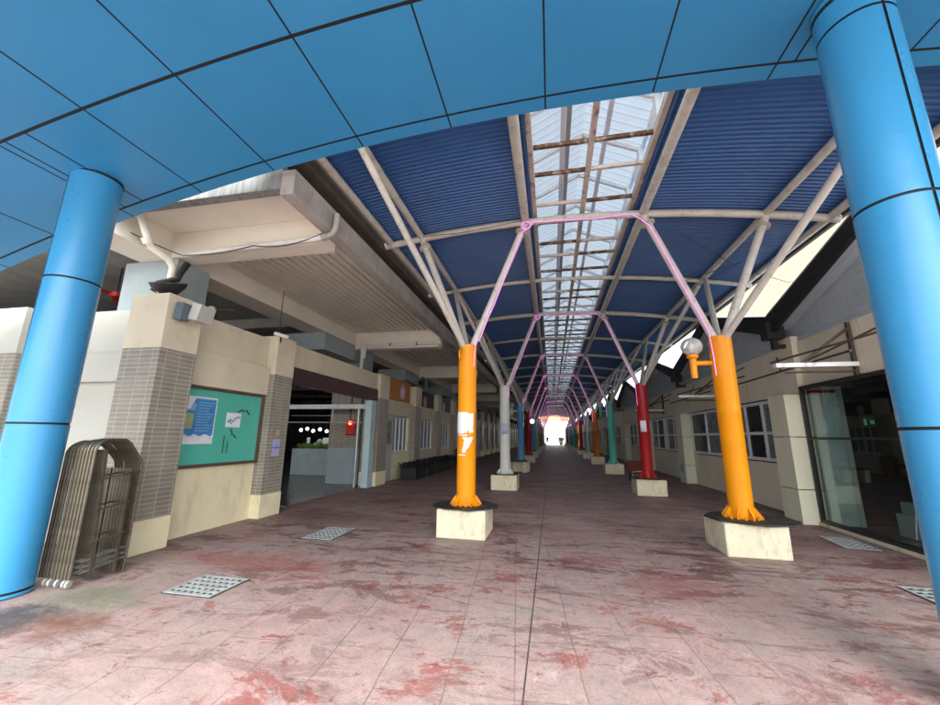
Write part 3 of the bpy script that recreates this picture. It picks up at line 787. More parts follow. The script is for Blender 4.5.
# notice board
t = thing('notice_board', 'green felt notice board with dark wooden frame and glass front', 'notice board', (-5.6, 5.75, 1.05))
bm = new()
B0, B1, Z0, Z1 = 4.92, 6.76, 1.06, 2.27
B0 = 4.90; B1 = 6.745
box(bm, -5.598,-5.54, B0, B1, Z0-.05, Z0); box(bm, -5.598,-5.54, B0, B1, Z1-.02, Z1+.028); box(bm, -5.598,-5.54, B1-.05, B1, Z0, Z1-.02)
ob('board_frame', bm, WOODF, t, bev=.004)
bm = new(); box(bm, -5.598,-5.575, B0, B1-.05, Z0, Z1-.02); ob('board_felt', bm, GREENB, t)
bm = new(); tube(bm, (-5.56,5.90,Z0+.16), (-5.56,5.90,Z0+.45), .006, 6); tube(bm, (-5.56,5.99,Z0+.16), (-5.56,5.99,Z0+.36), .006, 6); ob('door_pull', bm, BLACK, t)
def poster(name, y0, y1, z0, z1, m, label, cat, x=-5.574, extra=None):
    t = thing(name, label, cat, (x, (y0+y1)/2, z0))
    bm = new(); box(bm, x, x+.002, y0, y1, z0, z1); ob('sheet', bm, m, t)
    if extra: extra(t)
def ex(t):
    x = -5.5718
    bm = new(); box(bm, x, x+.001, 5.06, 5.65, 1.50, 2.10); ob('blue_print', bm, PBLUE, t)
    bm = new()
    for k in range(11): box(bm, x+.0015, x+.002, 5.30, 5.62-.035*((k*5) % 4), 2.03-.045*k, 2.045-.045*k)
    box(bm, x+.0015, x+.002, 5.10, 5.27, 1.90, 2.02)
    ob('print_lines', bm, PLB, t)
    bm = new(); box(bm, x+.0015, x+.002, 5.08, 5.25, 1.62, 1.86); ob('picture', bm, PYEL, t)
    bm = new(); quad(bm, (x+.003,5.04,2.12), (x+.003,5.26,2.12), (x+.05,5.13,1.93), (x+.03,5.04,1.90)); ob('curled_corner', bm, PAPER, t)
    bm = new(); sweep(bm, [(x+.001,5.06+.06*k,1.5+.02*math.sin(k*1.9)) for k in range(11)], .018, 5); ob('torn_edge', bm, PAPER, t)
poster('information_poster', 5.03, 5.67, 1.38, 2.13, PAPER, 'blue printed poster with curling white corner on the green board', 'poster', extra=ex)
def ex2(t):
    bm = new(); x = -5.5715
    sweep(bm, [(x,5.93,1.74),(x,5.99,1.79),(x,6.05,1.76),(x,6.12,1.83),(x,6.20,1.84)], .013, 5); sweep(bm, [(x,5.96,1.77),(x,6.02,1.72)], .012, 5); ob('drawn_line', bm, PBLUE, t)
poster('sketch_sheet', 5.90, 6.23, 1.66, 1.91, PAPER, 'small white sheet with a blue scrawl on the green board', 'paper', extra=ex2)
for k, pts in enumerate(([(6.15,1.93),(6.24,1.98),(6.29,1.95)], [(6.33,1.98),(6.37,1.95),(6.42,1.90)], [(6.02,1.63),(6.07,1.57),(6.06,1.52)], [(6.10,1.53),(6.17,1.47)])):
    bm = new(); sweep(bm, [(-5.572, y, z) for y, z in pts], .012, 5)
    tag(ob('tape_mark', bm, INK), 'dark tape scrap on the green board %s the scrawled sheet' % ('up right of','far right of','below','lower right of')[k], 'tape')
# notices on the second pilaster
t = thing('paper_notice', 'lavender paper notice on the tiled pilaster by the hall opening', 'notice', (-5.4, 7.0, 1.12))
for z0, z1 in ((1.30,1.45), (1.12,1.285)):
    bm = new(); box(bm, -5.399,-5.395, 6.93, 7.15, z0, z1); ob('sheet', bm, LAV, t)
bm = new(); box(bm, -5.394,-5.393, 6.95, 7.13, 1.27, 1.30); ob('printed_band', bm, PBLUE, t)
bm = new(); lathe(bm, (-5.399,7.05,1.57), [(.055,0),(.055,.004)], 20, (1,0,0)); o = ob('round_sticker', bm, TAN); tag(o, 'round tan sticker above the lavender notice on the pilaster', 'sticker')

for (fx, fy, fz, fl) in ((-7.7,7.1,4.35,'red ceiling fan behind the bare column above the parapet'), (-8.6,5.9,4.3,'red ceiling fan far left behind the blue column')):
    t = thing('ceiling_fan', fl, 'fan', (fx,fy,fz), 'red ceiling fans in the hall')
    bm = new(); tube(bm, (fx,fy,fz), (fx,fy,4.875), .015, 8); ob('fan_rod', bm, BLACK, t)
    bm = new(); lathe(bm, (fx,fy,fz-.08), [(.05,0),(.12,.02),(.12,.10),(.04,.13)], 20); ob('fan_motor', bm, RED, t, smooth=True)
    for k in range(3):
        a = 2*PI*k/3+.4; ca, sa = math.cos(a), math.sin(a)
        P = lambda u, v, w: (fx+u*ca-v*sa, fy+u*sa+v*ca, fz+w)
        bm = new(); quad(bm, P(.1,-.05,-.02), P(.62,-.08,-.02), P(.62,.08,.01), P(.1,.05,.01)); b_ = ob('fan_blade', bm, RED, t)
        so_ = b_.modifiers.new('t','SOLIDIFY'); so_.thickness = .008
# fittings on the front of the hall
t = thing('floodlight_box', 'white floodlight box fixed to the side of the corner pilaster', 'floodlight', (-5.12, 4.6, 3.1))
def rotbox(bm, c, sz, rx=0, ry=0, rz=0):
    m = Matrix.Translation(c) @ Matrix.Rotation(rz,4,'Z') @ Matrix.Rotation(ry,4,'Y') @ Matrix.Rotation(rx,4,'X') @ Matrix.Diagonal((*sz,1))
    bmesh.ops.create_cube(bm, size=1, matrix=m)
bm = new(); rotbox(bm, (-5.08,4.66,3.29), (.15,.30,.25), 0, .2, .1); ob('lamp_body', bm, CREAMP, t, bev=.012)
bm = new(); rotbox(bm, (-5.2,4.45,3.27), (.12,.16,.26), 0, .1, .1); ob('lamp_bracket', bm, M('slate_bracket', (.10,.13,.16), .5), t, bev=.008)
t = thing('horn_speaker', 'dark bowl shaped horn speaker on top of the corner pilaster', 'speaker', (-5.62, 4.6, 3.52))
bm = new(); lathe(bm, (-5.62,4.55,3.60), [(.09,-.08),(.10,0),(.13,.03),(.21,.10),(.24,.17),(.23,.18),(.18,.12),(.05,.06),(0,.05)], 24, (.1,-.35,1)); ob('horn_bowl', bm, BLACK, t, smooth=True)
bm = new(); box(bm, -5.72,-5.50, 4.5, 4.72, 3.525, 3.6); ob('speaker_foot', bm, BLACK, t)
bm = new(); sweep(bm, [(-5.8,4.6,3.55),(-5.84,4.55,3.66),(-5.8,4.5,3.76)], .02, 8); ob('horn_clip', bm, PVC, t)
t = thing('security_light', 'small chrome security lamp on the parapet beside the corner pilaster', 'lamp', (-5.55, 5.2, 3.46))
bm = new(); lathe(bm, (-5.53,5.22,3.54), [(.04,0),(.06,.02),(.07,.08),(.05,.10)], 16, (.6,-.5,.2)); ob('lamp_head', bm, GALV, t, smooth=True)
bm = new(); box(bm, -5.62,-5.5, 5.2, 5.32, 3.462, 3.52); ob('lamp_base', bm, BLACK, t)
def cctv(x, y, z, label):
    t = thing('security_camera', label, 'camera', (x, y, z), 'white security cameras on the pilasters')
    bm = new(); lathe(bm, (x,y,z+.08), [(.03,-.14),(.042,-.12),(.042,.13),(.034,.14)], 16, (.75,.6,-.2)); ob('camera_body', bm, PVC, t, smooth=True)
    bm = new(); sweep(bm, [(x-.02,y+.02,z+.06),(x-.05,y+.06,z),(x-.06,y+.06,z-.06)], .018, 8); ob('camera_bracket', bm, BLACK, t)
cctv(-5.34, 6.75, 3.44, 'white bullet camera on the pilaster right of the notice board')
bm = new(); tube(bm, (-5.6,7.0,3.5), (-5.6,7.0,4.6), .008, 6); tag(ob('hanging_cable', bm, CABLE), 'thin black cable hanging above the second pilaster', 'cable')
# pipes
t = thing('drain_pipe', 'white drain pipe along the foot of the front concrete beam', 'pipe', (-4.5, 4.9, 4.4))
bm = new(); sweep(bm, [(-5.95,4.93,4.46),(-5.3,4.92,4.47),(-3.45,4.90,4.50),(-3.36,4.89,4.51)], .045, 12); ob('pipe_run', bm, PVC, t, smooth=True)
bm = new(); sweep(bm, [(-3.36,4.89,4.51),(-3.26,4.885,4.52),(-3.18,4.88,4.55),(-3.135,4.875,4.61),(-3.12,4.87,4.70),(-3.12,4.87,4.86)], .043, 12); lathe(bm, (-3.30,4.886,4.515), [(.05,-.03),(.05,.03)], 14, (1,0,.1)); ob('pipe_elbow', bm, CONC, t, smooth=True)
t = thing('downpipe', 'cream downpipe bending down onto the corner pilaster', 'pipe', (-6.1, 4.6, 3.5))
bm = new(); sweep(bm, [(-6.02,4.15,4.92),(-6.02,4.35,4.55),(-6.02,4.45,4.38),(-5.98,4.72,4.3),(-5.96,4.8,4.2),(-5.95,4.8,3.55)], .055, 12); ob('pipe_run', bm, SOFFIT, t, smooth=True)
bm = new(); lathe(bm, (-6.02,4.38,4.46), [(.07,-.04),(.07,.05)], 14, (0,.5,-.7)); ob('pipe_collar', bm, PVC, t, smooth=True)
bm = new(); cp = []
for (p0, p1, sag) in (((-6.5,4.12,4.70),(-5.85,4.82,4.40),.03), ((-5.85,4.82,4.40),(-4.55,4.86,4.47),.05), ((-4.55,4.86,4.47),(-3.32,4.86,4.57),.10)):
    for k in range(9 if p0[0] > -5 else 8):
        u = k/8; cp.append(tuple(p0[i]+(p1[i]-p0[i])*u - (sag*4*u*(1-u) if i == 2 else 0) for i in range(3)))
sweep(bm, cp, .008, 6); tag(ob('loose_cable', bm, CABLE, smooth=True), 'sagging black cable along the front concrete beam', 'cable')
bm = new(); sweep(bm, [(-5.86,4.95,4.3),(-5.8,4.8,4.05),(-5.7,4.7,3.92),(-5.95,4.62,3.84),(-6.0,4.6,3.7)], .05, 9); tag(ob('cable_bundle', bm, CABLE, smooth=True), 'thick black cable bundle dropping behind the horn speaker', 'cable')
t = thing('drain_pipe', 'white drain pipe along the foot of the second concrete beam', 'pipe', (-4.5, 11.4, 4.3))
bm = new(); sweep(bm, [(-5.9,11.45,4.0),(-5.88,11.45,4.34),(-5.8,11.45,4.40),(-3.3,11.45,4.42)], .05, 12); ob('pipe_run', bm, PVC, t, smooth=True)
for x in (-5.0, -4.1):
    bm = new(); lathe(bm, (x,11.45,4.415), [(.056,-.02),(.056,.02)], 14, (1,0,0)); ob('pipe_clip', bm, BLACK, t)
bm = new(); tube(bm, (-5.95,11.4,3.5), (-5.95,11.4,4.6), .05, 12); tag(ob('downpipe', bm, PVC, smooth=True), 'white downpipe rising from the pilaster to the second concrete beam', 'pipe')

# boards over the wall bays
t = thing('shop_signboard', 'orange sign board with a pink round emblem above the first windows', 'sign', (-5.6, 13.9, 2.81))
bm = new(); box(bm, -5.66,-5.58, 12.9, 15.0, 2.82, 3.62); ob('board_panel', bm, ORSIGN, t, bev=.005)
bm = new(); lathe(bm, (-5.578,14.15,3.16), [(.28,0),(.28,.012),(.22,.013)], 24, (1,0,0)); lathe(bm, (-5.578,14.15,3.42), [(.1,0),(.1,.012)], 16, (1,0,0)); e = ob('emblem', bm, EMBL, t)
bm = new()
for a in (-.12,.0,.12): box(bm, -5.564,-5.56, 14.15+a-.025, 14.15+a+.025, 2.98, 3.34)
ob('emblem_mark', bm, PAPER, e)
for k in range(8):
    y0 = PY[3+k][1]+.1; y1 = PY[4+k][0]-.1
    bm = new(); box(bm, -5.66,-5.58, y0, y1, 2.82, 3.5)
    t = thing('dark_signboard', 'dark sign board with a pale picture above wall bay %s past the orange one' % ORD[k], 'sign', (-5.6,(y0+y1)/2,2.82), 'dark boards above the wall bays')
    ob('board_panel', bm, MAROON if k % 2 else BLACK, t)
    bm = new(); lathe(bm, (-5.578,y0+.9,3.05), [(.22,0),(.25,.01),(.0,.02)], 14, (1,0,0)); ob('picture', bm, EMBL if k % 2 == 0 else FOOD, t, smooth=True)
# wall fan
t = thing('wall_fan', 'dark round wall fan above the sign boards', 'fan', (-6.1, 17.5, 3.9))
bm = new()
for r in (.1,.2,.3): sweep(bm, [(-5.9,17.5+r*math.cos(a),4.0+r*math.sin(a)) for a in (2*PI*j/20 for j in range(20))], .012, 5, closed=True)
for j in range(12): tube(bm, (-5.9,17.5,4.0), (-5.9,17.5+.3*math.cos(PI*j/6),4.0+.3*math.sin(PI*j/6)), .006, 5)
ob('fan_guard', bm, BLACK, t)
bm = new(); lathe(bm, (-6.1,17.5,4.0), [(.09,0),(.09,.18)], 14, (1,0,0)); ob('fan_motor', bm, BLACK, t)
# dark planters along the wall, orange bin
for k, y in enumerate((14.3, 15.6, 16.9, 18.3, 19.8)):
    t = thing('planter_trough', 'low black planter with dark foliage along the wall, %s from the front' % ORD[k], 'planter', (-5.0, y, 0), 'black planters along the hall wall')
    bm = new(); prism(bm, [(-5.36,y-.55),(-4.78,y-.55),(-4.78,y+.55),(-5.36,y+.55)], 'z', .004, .42); ob('trough', bm, BLACK, t, bev=.02)
    bm = new(); rr = random.Random(k)
    for j in range(420):
        c = Vector((rr.uniform(-5.4,-4.75), y+rr.uniform(-.58,.58), .38+rr.uniform(0,.2)*(1-.4*rr.random()))); d = Vector((rr.uniform(-1,1),rr.uniform(-1,1),rr.uniform(.0,1))).normalized()*.11; e = d.cross(Vector((rr.uniform(-1,1),rr.uniform(-1,1),.3))).normalized()*.03
        quad(bm, c, c+d*.5+e, c+d, c+d*.5-e)
    ob('foliage', bm, LEAF, t)
t = thing('waste_bin', 'orange plastic waste bin by the far hall wall', 'bin', (-4.9, 21.3, 0))
bm = new(); lathe(bm, (-4.9,21.3,.004), [(.24,0),(.29,.75),(.3,.76)], 20); ob('bin_body', bm, ORANGEP, t, smooth=True)
bm = new(); lathe(bm, (-4.9,21.3,.765), [(.31,0),(.31,.05),(.18,.14),(0,.16)], 20); ob('bin_lid', bm, ORANGEP, t, smooth=True)

# stack of folded metal frames with casters
def frame(i):
    x = -4.82 - .046*i - (.016 if i > 5 else 0); y0 = 3.42 + (.0 if i < 6 else -.0); dy = .53
    lb = ['front', 'second', 'third', 'fourth', 'fifth', 'sixth', 'seventh', 'eighth', 'rearmost'][i]
    t = thing('folding_frame', ('%s folded arched metal frame in the stack beside the blue column' % lb) if i else 'front folded arched metal frame with ladder brace and pale casters', 'folding frame', (x, y0+.27, 0), 'folded metal frames stacked by the wall')
    zt_ = 1.47 - .004*i + random.uniform(-.012,.012)
    bm = new()
    pts = [(x,y0,.085)]
    pts += [(x,y0,1.25)]
    for k in range(7):
        a = PI - (PI/2)*k/6; pts.append((x, y0+.12+.12*math.cos(a), zt_-.12+.12*math.sin(a)))
    pts += [(x,y0+.26,zt_)]
    for k in range(5):
        u = k/4; pts.append((x, y0+.30+.05*u, zt_-.005-.035*u))
    pts += [(x,y0+dy-.06,1.27)]
    pts += [(x,y0+dy-.015,1.21),(x,y0+dy,1.14),(x,y0+dy,.01)]
    sweep(bm, pts, 0, flat=(.017,.019)) if False else sweep(bm, pts, .0165, 8)
    ob('outer_tube', bm, FRAMEM, t, smooth=True)
    bm = new()
    sweep(bm, [(x+.012,y0+.09,1.36),(x+.012,y0+.17,.06)], 0, flat=(.014,.022)); sweep(bm, [(x+.012,y0+.40,1.14),(x+.012,y0+.41,.05)], 0, flat=(.012,.02))
    ob('inner_brace', bm, FRAMEM, t)
    for z, a, b in ((1.07,.06,.5), (.75,.10,.45), (.42,.05,.45)) if i in (0, 4) else ():
        bm = new(); tube(bm, (x+.03,y0+a,z-.02), (x+.03,y0+b,z+.03), .010, 8); ob('rung', bm, FRAMEM, t, smooth=True)
    if i in (0, 1, 3, 5, 6):
        bm = new(); lathe(bm, (x+.012,y0-.005,.046), [(.018,-.013),(.036,-.011),(.036,.011),(.018,.013)], 18, (1,.25,0)); ob('caster', bm, RUBBER, t, smooth=True)
    bm = new()
    if i < 3:
        for z in (.12, .17, .23): tube(bm, (x+.02,y0+.06,z), (x+.02,y0+dy-.03,z+.05), .003, 6)
        ob('wire_tie', bm, GALV, t)
    else: bm.free()
for i in range(9): frame(i)

# drain covers
def drain(cx, cy, w, d, label, rot=0, n=(7,5)):
    t = thing('drain_cover', label, 'drain cover', (cx, cy, .004), 'pale drain covers in the paving')
    bm = new(); box(bm, cx-w/2-.03, cx+w/2+.03, cy-d/2-.03, cy+d/2+.03, .002, .007); ob('cover_pit', bm, DRAINH, t)
    bm = new()
    nx, ny = n
    for i in range(nx+1):
        xx = cx-w/2+w*i/nx; box(bm, xx-.013, xx+.013, cy-d/2, cy+d/2, .0071, .014)
    for j in range(ny+1):
        yy = cy-d/2+d*j/ny; box(bm, cx-w/2-.016, cx+w/2+.016, yy-.02, yy+.02, .0072, .0138)
    o = ob('cover_grate', bm, DRAINM, t)
    t.rotation_euler.z = rot
drain(-3.54, 3.81, .52, .46, 'pale drain cover nearest the stack of folded frames')
drain(-3.53, 6.12, .46, .72, 'pale drain cover in front of the hall opening', .0, (6,7))
drain(4.42, 7.5, .40, .70, 'pale drain cover by the glass shopfront sill', -.1, (5,7))
drain(3.95, 5.2, .62, .55, 'pale drain cover at the foot of the right blue column', 0, (7,5))

# ------------------------------------------------------------------ right building
rb = thing('right_building', 'beige panelled shop building with zigzag eaves along the walk', 'building', (7, 40, 0))
XW = 4.95
PYR = [(8.88,9.48)] + [(15.6+5.7*k, 16.3+5.7*k) for k in range(10)]
ZTOP = 3.50
def panel(bm, y0, y1, z0, z1, x=XW, g=.013):
    box(bm, x, x+.03, y0+g, y1-g, z0+g, z1-g)
# dark backing behind the panels
bm = new(); box(bm, XW+.031, XW+.2, 8.88, YE, 0, ZTOP-.02); box(bm, 3.7, XW+.02, YE+.02, YE+.2, 0, 5); ob('backing_wall', bm, BLACKG, rb)
wins = []
prev = 9.49
segs = []
for k in range(11):
    y1 = PYR[k+1][0]-.01 if k < 10 else YE
    segs.append((prev, y1)); 
    if k < 10: prev = PYR[k+1][1]+.01
for k, (a, b) in enumerate(segs):
    bm = new()
    panel(bm, a, b, 0, 1.04); 
    L = b-a; w1 = (a+.2, a+.2+.42*L); w2 = (a+.2+.50*L, b-.12)
    for p, q in ((a, w1[0]), (w1[1], w2[0]), (w2[1], b)): box(bm, XW, XW+.03, p+.004, q-.004, 1.05, 2.44)
    n = 8
    for j in range(n):
        panel(bm, a+(b-a)*j/n, a+(b-a)*(j+1)/n, 2.46, ZTOP)
    ob('wall_panels', bm, RCREAM, rb, bev=.003 if k < 3 else 0)
    for (p, q) in (w1, w2):
        bm = new(); m = 3 if p == w1[0] and k == 0 else 2
        for j in range(m+1):
            yy = p+.03+(q-p-.06)*j/m; box(bm, XW-.03, XW+.03, yy-.045, yy+.045, 1.06, 2.43)
        for z in (1.06, 1.66, 2.36): box(bm, XW-.027, XW+.027, p, q, z, z+.07)
        wf = ob('window', bm, WINFR, rb)
        for j in range(m):
            bm = new(); y0 = p+.06+(q-p-.06)*j/m; y1 = p+(q-p-.06)*(j+1)/m
            quad(bm, (XW-.002,y0,1.1), (XW-.002,y1,1.1), (XW-.002,y1,2.4), (XW-.002,y0,2.4)); ob('window_pane', bm, PANE if (j+k) % 2 else PANEL, wf)
for k, (a, b) in enumerate(PYR):
    bm = new()
    for z0, z1 in ((0,.62),(.63,1.6),(1.61,2.44)): box(bm, XW-.38 if k == 0 else XW-.32, XW+.025, a, b, z0+.003, z1-.003)
    p = ob('pilaster', bm, RPIL, rb, bev=.004)
    if k:
        bm = new(); panel(bm, a-.01, b+.01, 2.46, ZTOP); ob('pilaster_head', bm, RCREAM, p)
    if k == 0:
        bm = new(); box(bm, XW-.10, XW+.03, 8.872, 9.482, 2.46, 3.62); ob('pilaster_head', bm, RCREAM, p)
# paper on second pilaster
bm = new(); box(bm, XW-.32-.003, XW-.321, 15.8, 16.15, .35, .62); tag(ob('paper_notice', bm, PLB), 'pale blue notice low on the second right pilaster', 'notice')
# glass shopfront
bm = new()
for j in range(4): panel(bm, 8.86-.8*(j+1), 8.86-.8*j, 2.60, 3.52)
ob('wall_panels', bm, RCREAM, rb, bev=.003)
bm = new(); box(bm, XW+.031, XW+.2, 5.66, 8.86, 2.58, 3.5); ob('backing_wall', bm, BLACKG, rb)
XG = 4.87
sf = thing('glass_shopfront', 'dark glass shopfront in a black frame beside the pale pilaster', 'shopfront', (XG, 6, 0))
bm = new()
box(bm, XG-.03, XG+.06, 5.66, 8.86, 2.52, 2.585); box(bm, XG-.03, XG+.06, 5.66, 8.86, .06, .12); box(bm, XG-.03, XG+.06, 8.825, 8.86, .12, 2.52)
box(bm, XG-.025, XG+.055, 5.66, 5.72, .121, 2.519)
box(bm, XG-.02, XG+.03, 5.66, 8.825, 1.56, 1.60)
ob('shop_frame', bm, BLACKG, sf, bev=.004)
bm = new()
for a, b in ((5.72,8.825),): quad(bm, (XG+.01,a,.12), (XG+.01,b,.12), (XG+.01,b,2.52), (XG+.01,a,2.52))
ob('shop_pane', bm, GLASS, sf)
bm = new(); box(bm, XG-.06, XG+.1, 5.6, 8.87, .004, .058); ob('shop_sill', bm, BASEC, sf, bev=.006)
bm = new(); tube(bm, (XG+.09,7.0,.2), (XG+.3,7.0,1.55), .014); tube(bm, (XG+.3,7.0,1.55), (XG+.3,7.0,2.3), .014); ob('door_handle', bm, GALV, sf, smooth=True)
# shop room
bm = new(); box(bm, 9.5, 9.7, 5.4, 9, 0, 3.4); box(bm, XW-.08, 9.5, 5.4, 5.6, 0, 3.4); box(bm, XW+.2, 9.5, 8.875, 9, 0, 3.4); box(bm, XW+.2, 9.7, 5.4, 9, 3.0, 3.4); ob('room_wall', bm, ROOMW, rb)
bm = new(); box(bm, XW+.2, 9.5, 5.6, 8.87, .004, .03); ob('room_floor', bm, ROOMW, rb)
t = thing('inner_door', 'pale panelled inner door seen through the shopfront glass', 'door', (5.6, 8.7, 0))
bm = new(); box(bm, 4.98, 5.40, 8.74, 8.8, .031, 2.45); ob('door_leaf', bm, M('pale_green_door', (.50,.58,.55), .5), t, bev=.006)
bm = new(); box(bm, 5.03, 5.35, 8.725, 8.74, .9, 1.5); box(bm, 5.03, 5.35, 8.725, 8.74, .25, .8); ob('door_panel', bm, M('pale_green_door_panel', (.56,.63,.6), .5), t, bev=.006)
bm = new(); box(bm, 5.402, 5.48, 8.73, 8.82, .031, 2.5); box(bm, 4.97, 5.48, 8.73, 8.82, 2.51, 2.57); ob('door_frame', bm, CREAMP, t)
t = thing('exit_light', 'small green lit light inside the dark shop', 'sign', (5.74, 8.6, 1.78))
bm = new(); box(bm, 5.62, 5.86, 8.60, 8.64, 1.78, 2.0); ob('light_case', bm, BLACKG, t)
bm = new(); box(bm, 5.66, 5.70, 8.59, 8.599, 1.83, 1.95); box(bm, 5.76, 5.82, 8.59, 8.599, 1.85, 1.92); ob('light_face', bm, GREENL, t)
t = thing('shop_counter', 'dim pale counter deep inside the dark shop', 'counter', (8.2, 7.4, .03))
bm = new(); box(bm, 7.9, 8.5, 6.4, 8.4, .031, .98); ob('counter_body', bm, GREYC, t, bev=.01)
bm = new(); box(bm, 7.85, 8.55, 6.35, 8.45, .981, 1.02); ob('counter_top', bm, GALV, t, bev=.006)
for k, (bx_, by_, bh, lb) in enumerate(((6.0,8.3,.5,'low'),(6.3,8.35,.9,'tall'),(5.7,8.0,.35,'small'))):
    bm = new(); box(bm, bx_-.14, bx_+.14, by_-.16, by_+.16, .031, .031+bh); tag(ob('stock_carton', bm, TAN if k % 2 else GREYC, bev=.01), '%s carton on the shop floor behind the glass' % lb, 'carton', 'cartons behind the shop glass')
for k, (x, y) in enumerate(((6.6,6.4),(7.6,7.2))):
    t = thing('cafe_chair', 'dark metal chair inside the shop, %s the glass' % ('nearer' if k == 0 else 'farther from'), 'chair', (x,y,.03), 'chairs inside the dark shop')
    bm = new(); box(bm, x-.22, x+.22, y-.22, y+.22, .45, .49); ob('seat', bm, GALV, t, bev=.01)
    bm = new(); box(bm, x+.18, x+.21, y-.2, y+.2, .6, .95); ob('backrest', bm, GALV, t, bev=.01)
    for sx in (-.18,.18):
        for sy in (-.18,.18):
            bm = new(); tube(bm, (x+sx,y+sy,.031), (x+sx,y+sy,.45 if sx < 0 else .95), .014, 8); ob('leg', bm, GALV, t, smooth=True)

# zigzag eaves: rakes, soffit, siding
YV = [9.1+6.6*k for k in range(-1, 11)]
XR = 4.62
def zr(y):
    k = (y-9.1)/6.6; f = abs(((k+.5) % 1)-.5)*6.6
    return 4.12 + .30*f
ys = []
for v in YV: ys += [v, v+3.3]
ys = [y for y in ys if 5 < y <= YE+1]
bm = new()
for a, b in zip(ys, ys[1:]):
    for x0, x1 in ((XR-.03, XR+.05),):
        poly = [(a, zr(a)-.42 if a in YV else zr(a)-.28), (b, zr(b)-.42 if b in YV else zr(b)-.28), (b, zr(b)), (a, zr(a))]
        prism(bm, poly, 'x', x0, x1)
ob('rake_board', bm, BLACK, rb)
for a, b in zip(ys, ys[1:]):
    # ribbed soffit of the overhang and the roof behind it
    bm = new(); pr = []; x = XR+.05
    while x < XW+.07:
        pr += [(x,0),(x+.035,0),(x+.045,.015),(x+.06,.015)]; x += .07
    da = .30 if a in YV else .25; db = .30 if b in YV else .25
    grid(bm, [[(px, a, zr(a)-da+h) for px, h in pr], [(px, b, zr(b)-db+h) for px, h in pr]])
    ob('eave_soffit', bm, SIDING, rb)
    bm = new(); grid(bm, [[(XR-.05,a,zr(a)+.012),(12,a,zr(a)+.012)],[(XR-.05,b,zr(b)+.012),(12,b,zr(b)+.012)]]); ob('folded_roof', bm, SIDING, rb)
    # ribbed gable infill
    bm = new(); z = ZTOP-.06; rows = []
    lo, hi = (a, b) if zr(a) < zr(b) else (b, a)
    while z < zr(hi)-.25:
        for dz, dx in ((0,0),(.05,0),(.065,.018),(.09,.018)):
            zz = min(z+dz, zr(hi)-.25)
            # start of the row at this height along the slope
            u = max(0, min(1, (zz-(zr(lo)-.25))/(zr(hi)-zr(lo))))
            ya = lo+(hi-lo)*u
            rows.append([(XW+.075-dx, ya, zz), (XW+.075-dx, hi, zz)])
        z += .105
    grid(bm, rows); ob('gable_siding', bm, SIDING, rb)
for k, v in enumerate(YV[1:]):
    bm = new(); box(bm, XR-.12, XR+.2, v-.14, v+.14, 3.62, 3.98); box(bm, XR+.0, XR+.1, v-.05, v+.05, 3.4, 3.62)
    box(bm, XR+.1, XW+.02, v-.05, v+.05, 3.42, 3.5)
    ob('valley_hopper', bm, BLACK, rb)
bm = new(); box(bm, 7.6, 7.8, 6, 20.5, 3.4, 10.5); up = tag(ob('upper_storey_wall', bm, UPPER), 'tall plain cream upper storey wall behind the zigzag eaves', 'wall')
bm = new()
for y in (9.0, 13.0, 17): box(bm, 7.592, 7.6, y-.012, y+.012, 4.5, 10.5)
box(bm, 7.593, 7.6, 6, 20.5, 6.9, 6.925)
j = ob('panel_joint', bm, CREAMB, up)

# awning brackets of old steel
def awning(y, label):
    t = thing('awning_bracket', label, 'awning bracket', (XW, y, 2.7), 'old steel awning brackets on the beige wall')
    bm = new(); box(bm, 3.75, XW-.012, y-.06, y+.06, 2.74, 2.81); ob('tray', bm, WHITE, t)
    bm = new(); tube(bm, (3.9,y,2.66), (XW-.01,y,2.66), .018, 8); ob('lower_rod', bm, GUT, t)
    bm = new(); box(bm, XW-.06, XW-.012, y-.03, y+.03, 2.6, 3.49); ob('wall_plate', bm, GUT, t)
    bm = new(); tube(bm, (4.15,y,2.8), (XW-.03,y,3.40), .025, 8); ob('brace', bm, GUT, t)
    bm = new(); sweep(bm, [(3.8,y+.2,2.86),(4.55,y-2.3,3.02)], .018, 8); tube(bm, (4.2,y-.1,2.84), (4.75,y-1.9,3.30), .016, 8); ob('tie_rod', bm, GUT, t)
    bm = new(); tube(bm, (4.3,y-.9,2.83), (4.4,y+3.2,2.83), .018, 8); tube(bm, (4.3,y+.9,2.83), (XW-.02,y+2.2,3.35), .016, 8); ob('long_rod', bm, GUT, t)
awning(7.41, 'rusty awning bracket with white tray above the glass shopfront')
awning(12.6, 'rusty awning bracket with white tray above the first windows')
awning(18.8, 'rusty awning bracket farther along the beige wall')
bm = new(); tube(bm, (XW-.15,9.45,2.45), (XW-.15,9.45,2.46), .01, 6); bm.free()

# thin wires
def wire(pts, label, r=.006):
    bm = new(); sweep(bm, pts, r, 5); tag(ob('overhead_wire', bm, CABLE), label, 'wire')
wire([(-2.36,6.55,5.32),(-1.6,6.52,5.30),(-.9,6.5,5.36),(-.4,6.5,5.42)], 'thin black wire along the front hoop left of the skylight')
wire([(2.3,6.7,5.0),(3.4,7.4,4.6),(4.6,8.2,4.55),(6.5,9,4.9)], 'thin black wire crossing the bright gap at right')
wire([(1.7,9.4,5.30),(2.6,8.0,4.6),(3.55,7.5,4.75),(3.6,9.2,5.1)], 'thin black wire slung under the right purlins')

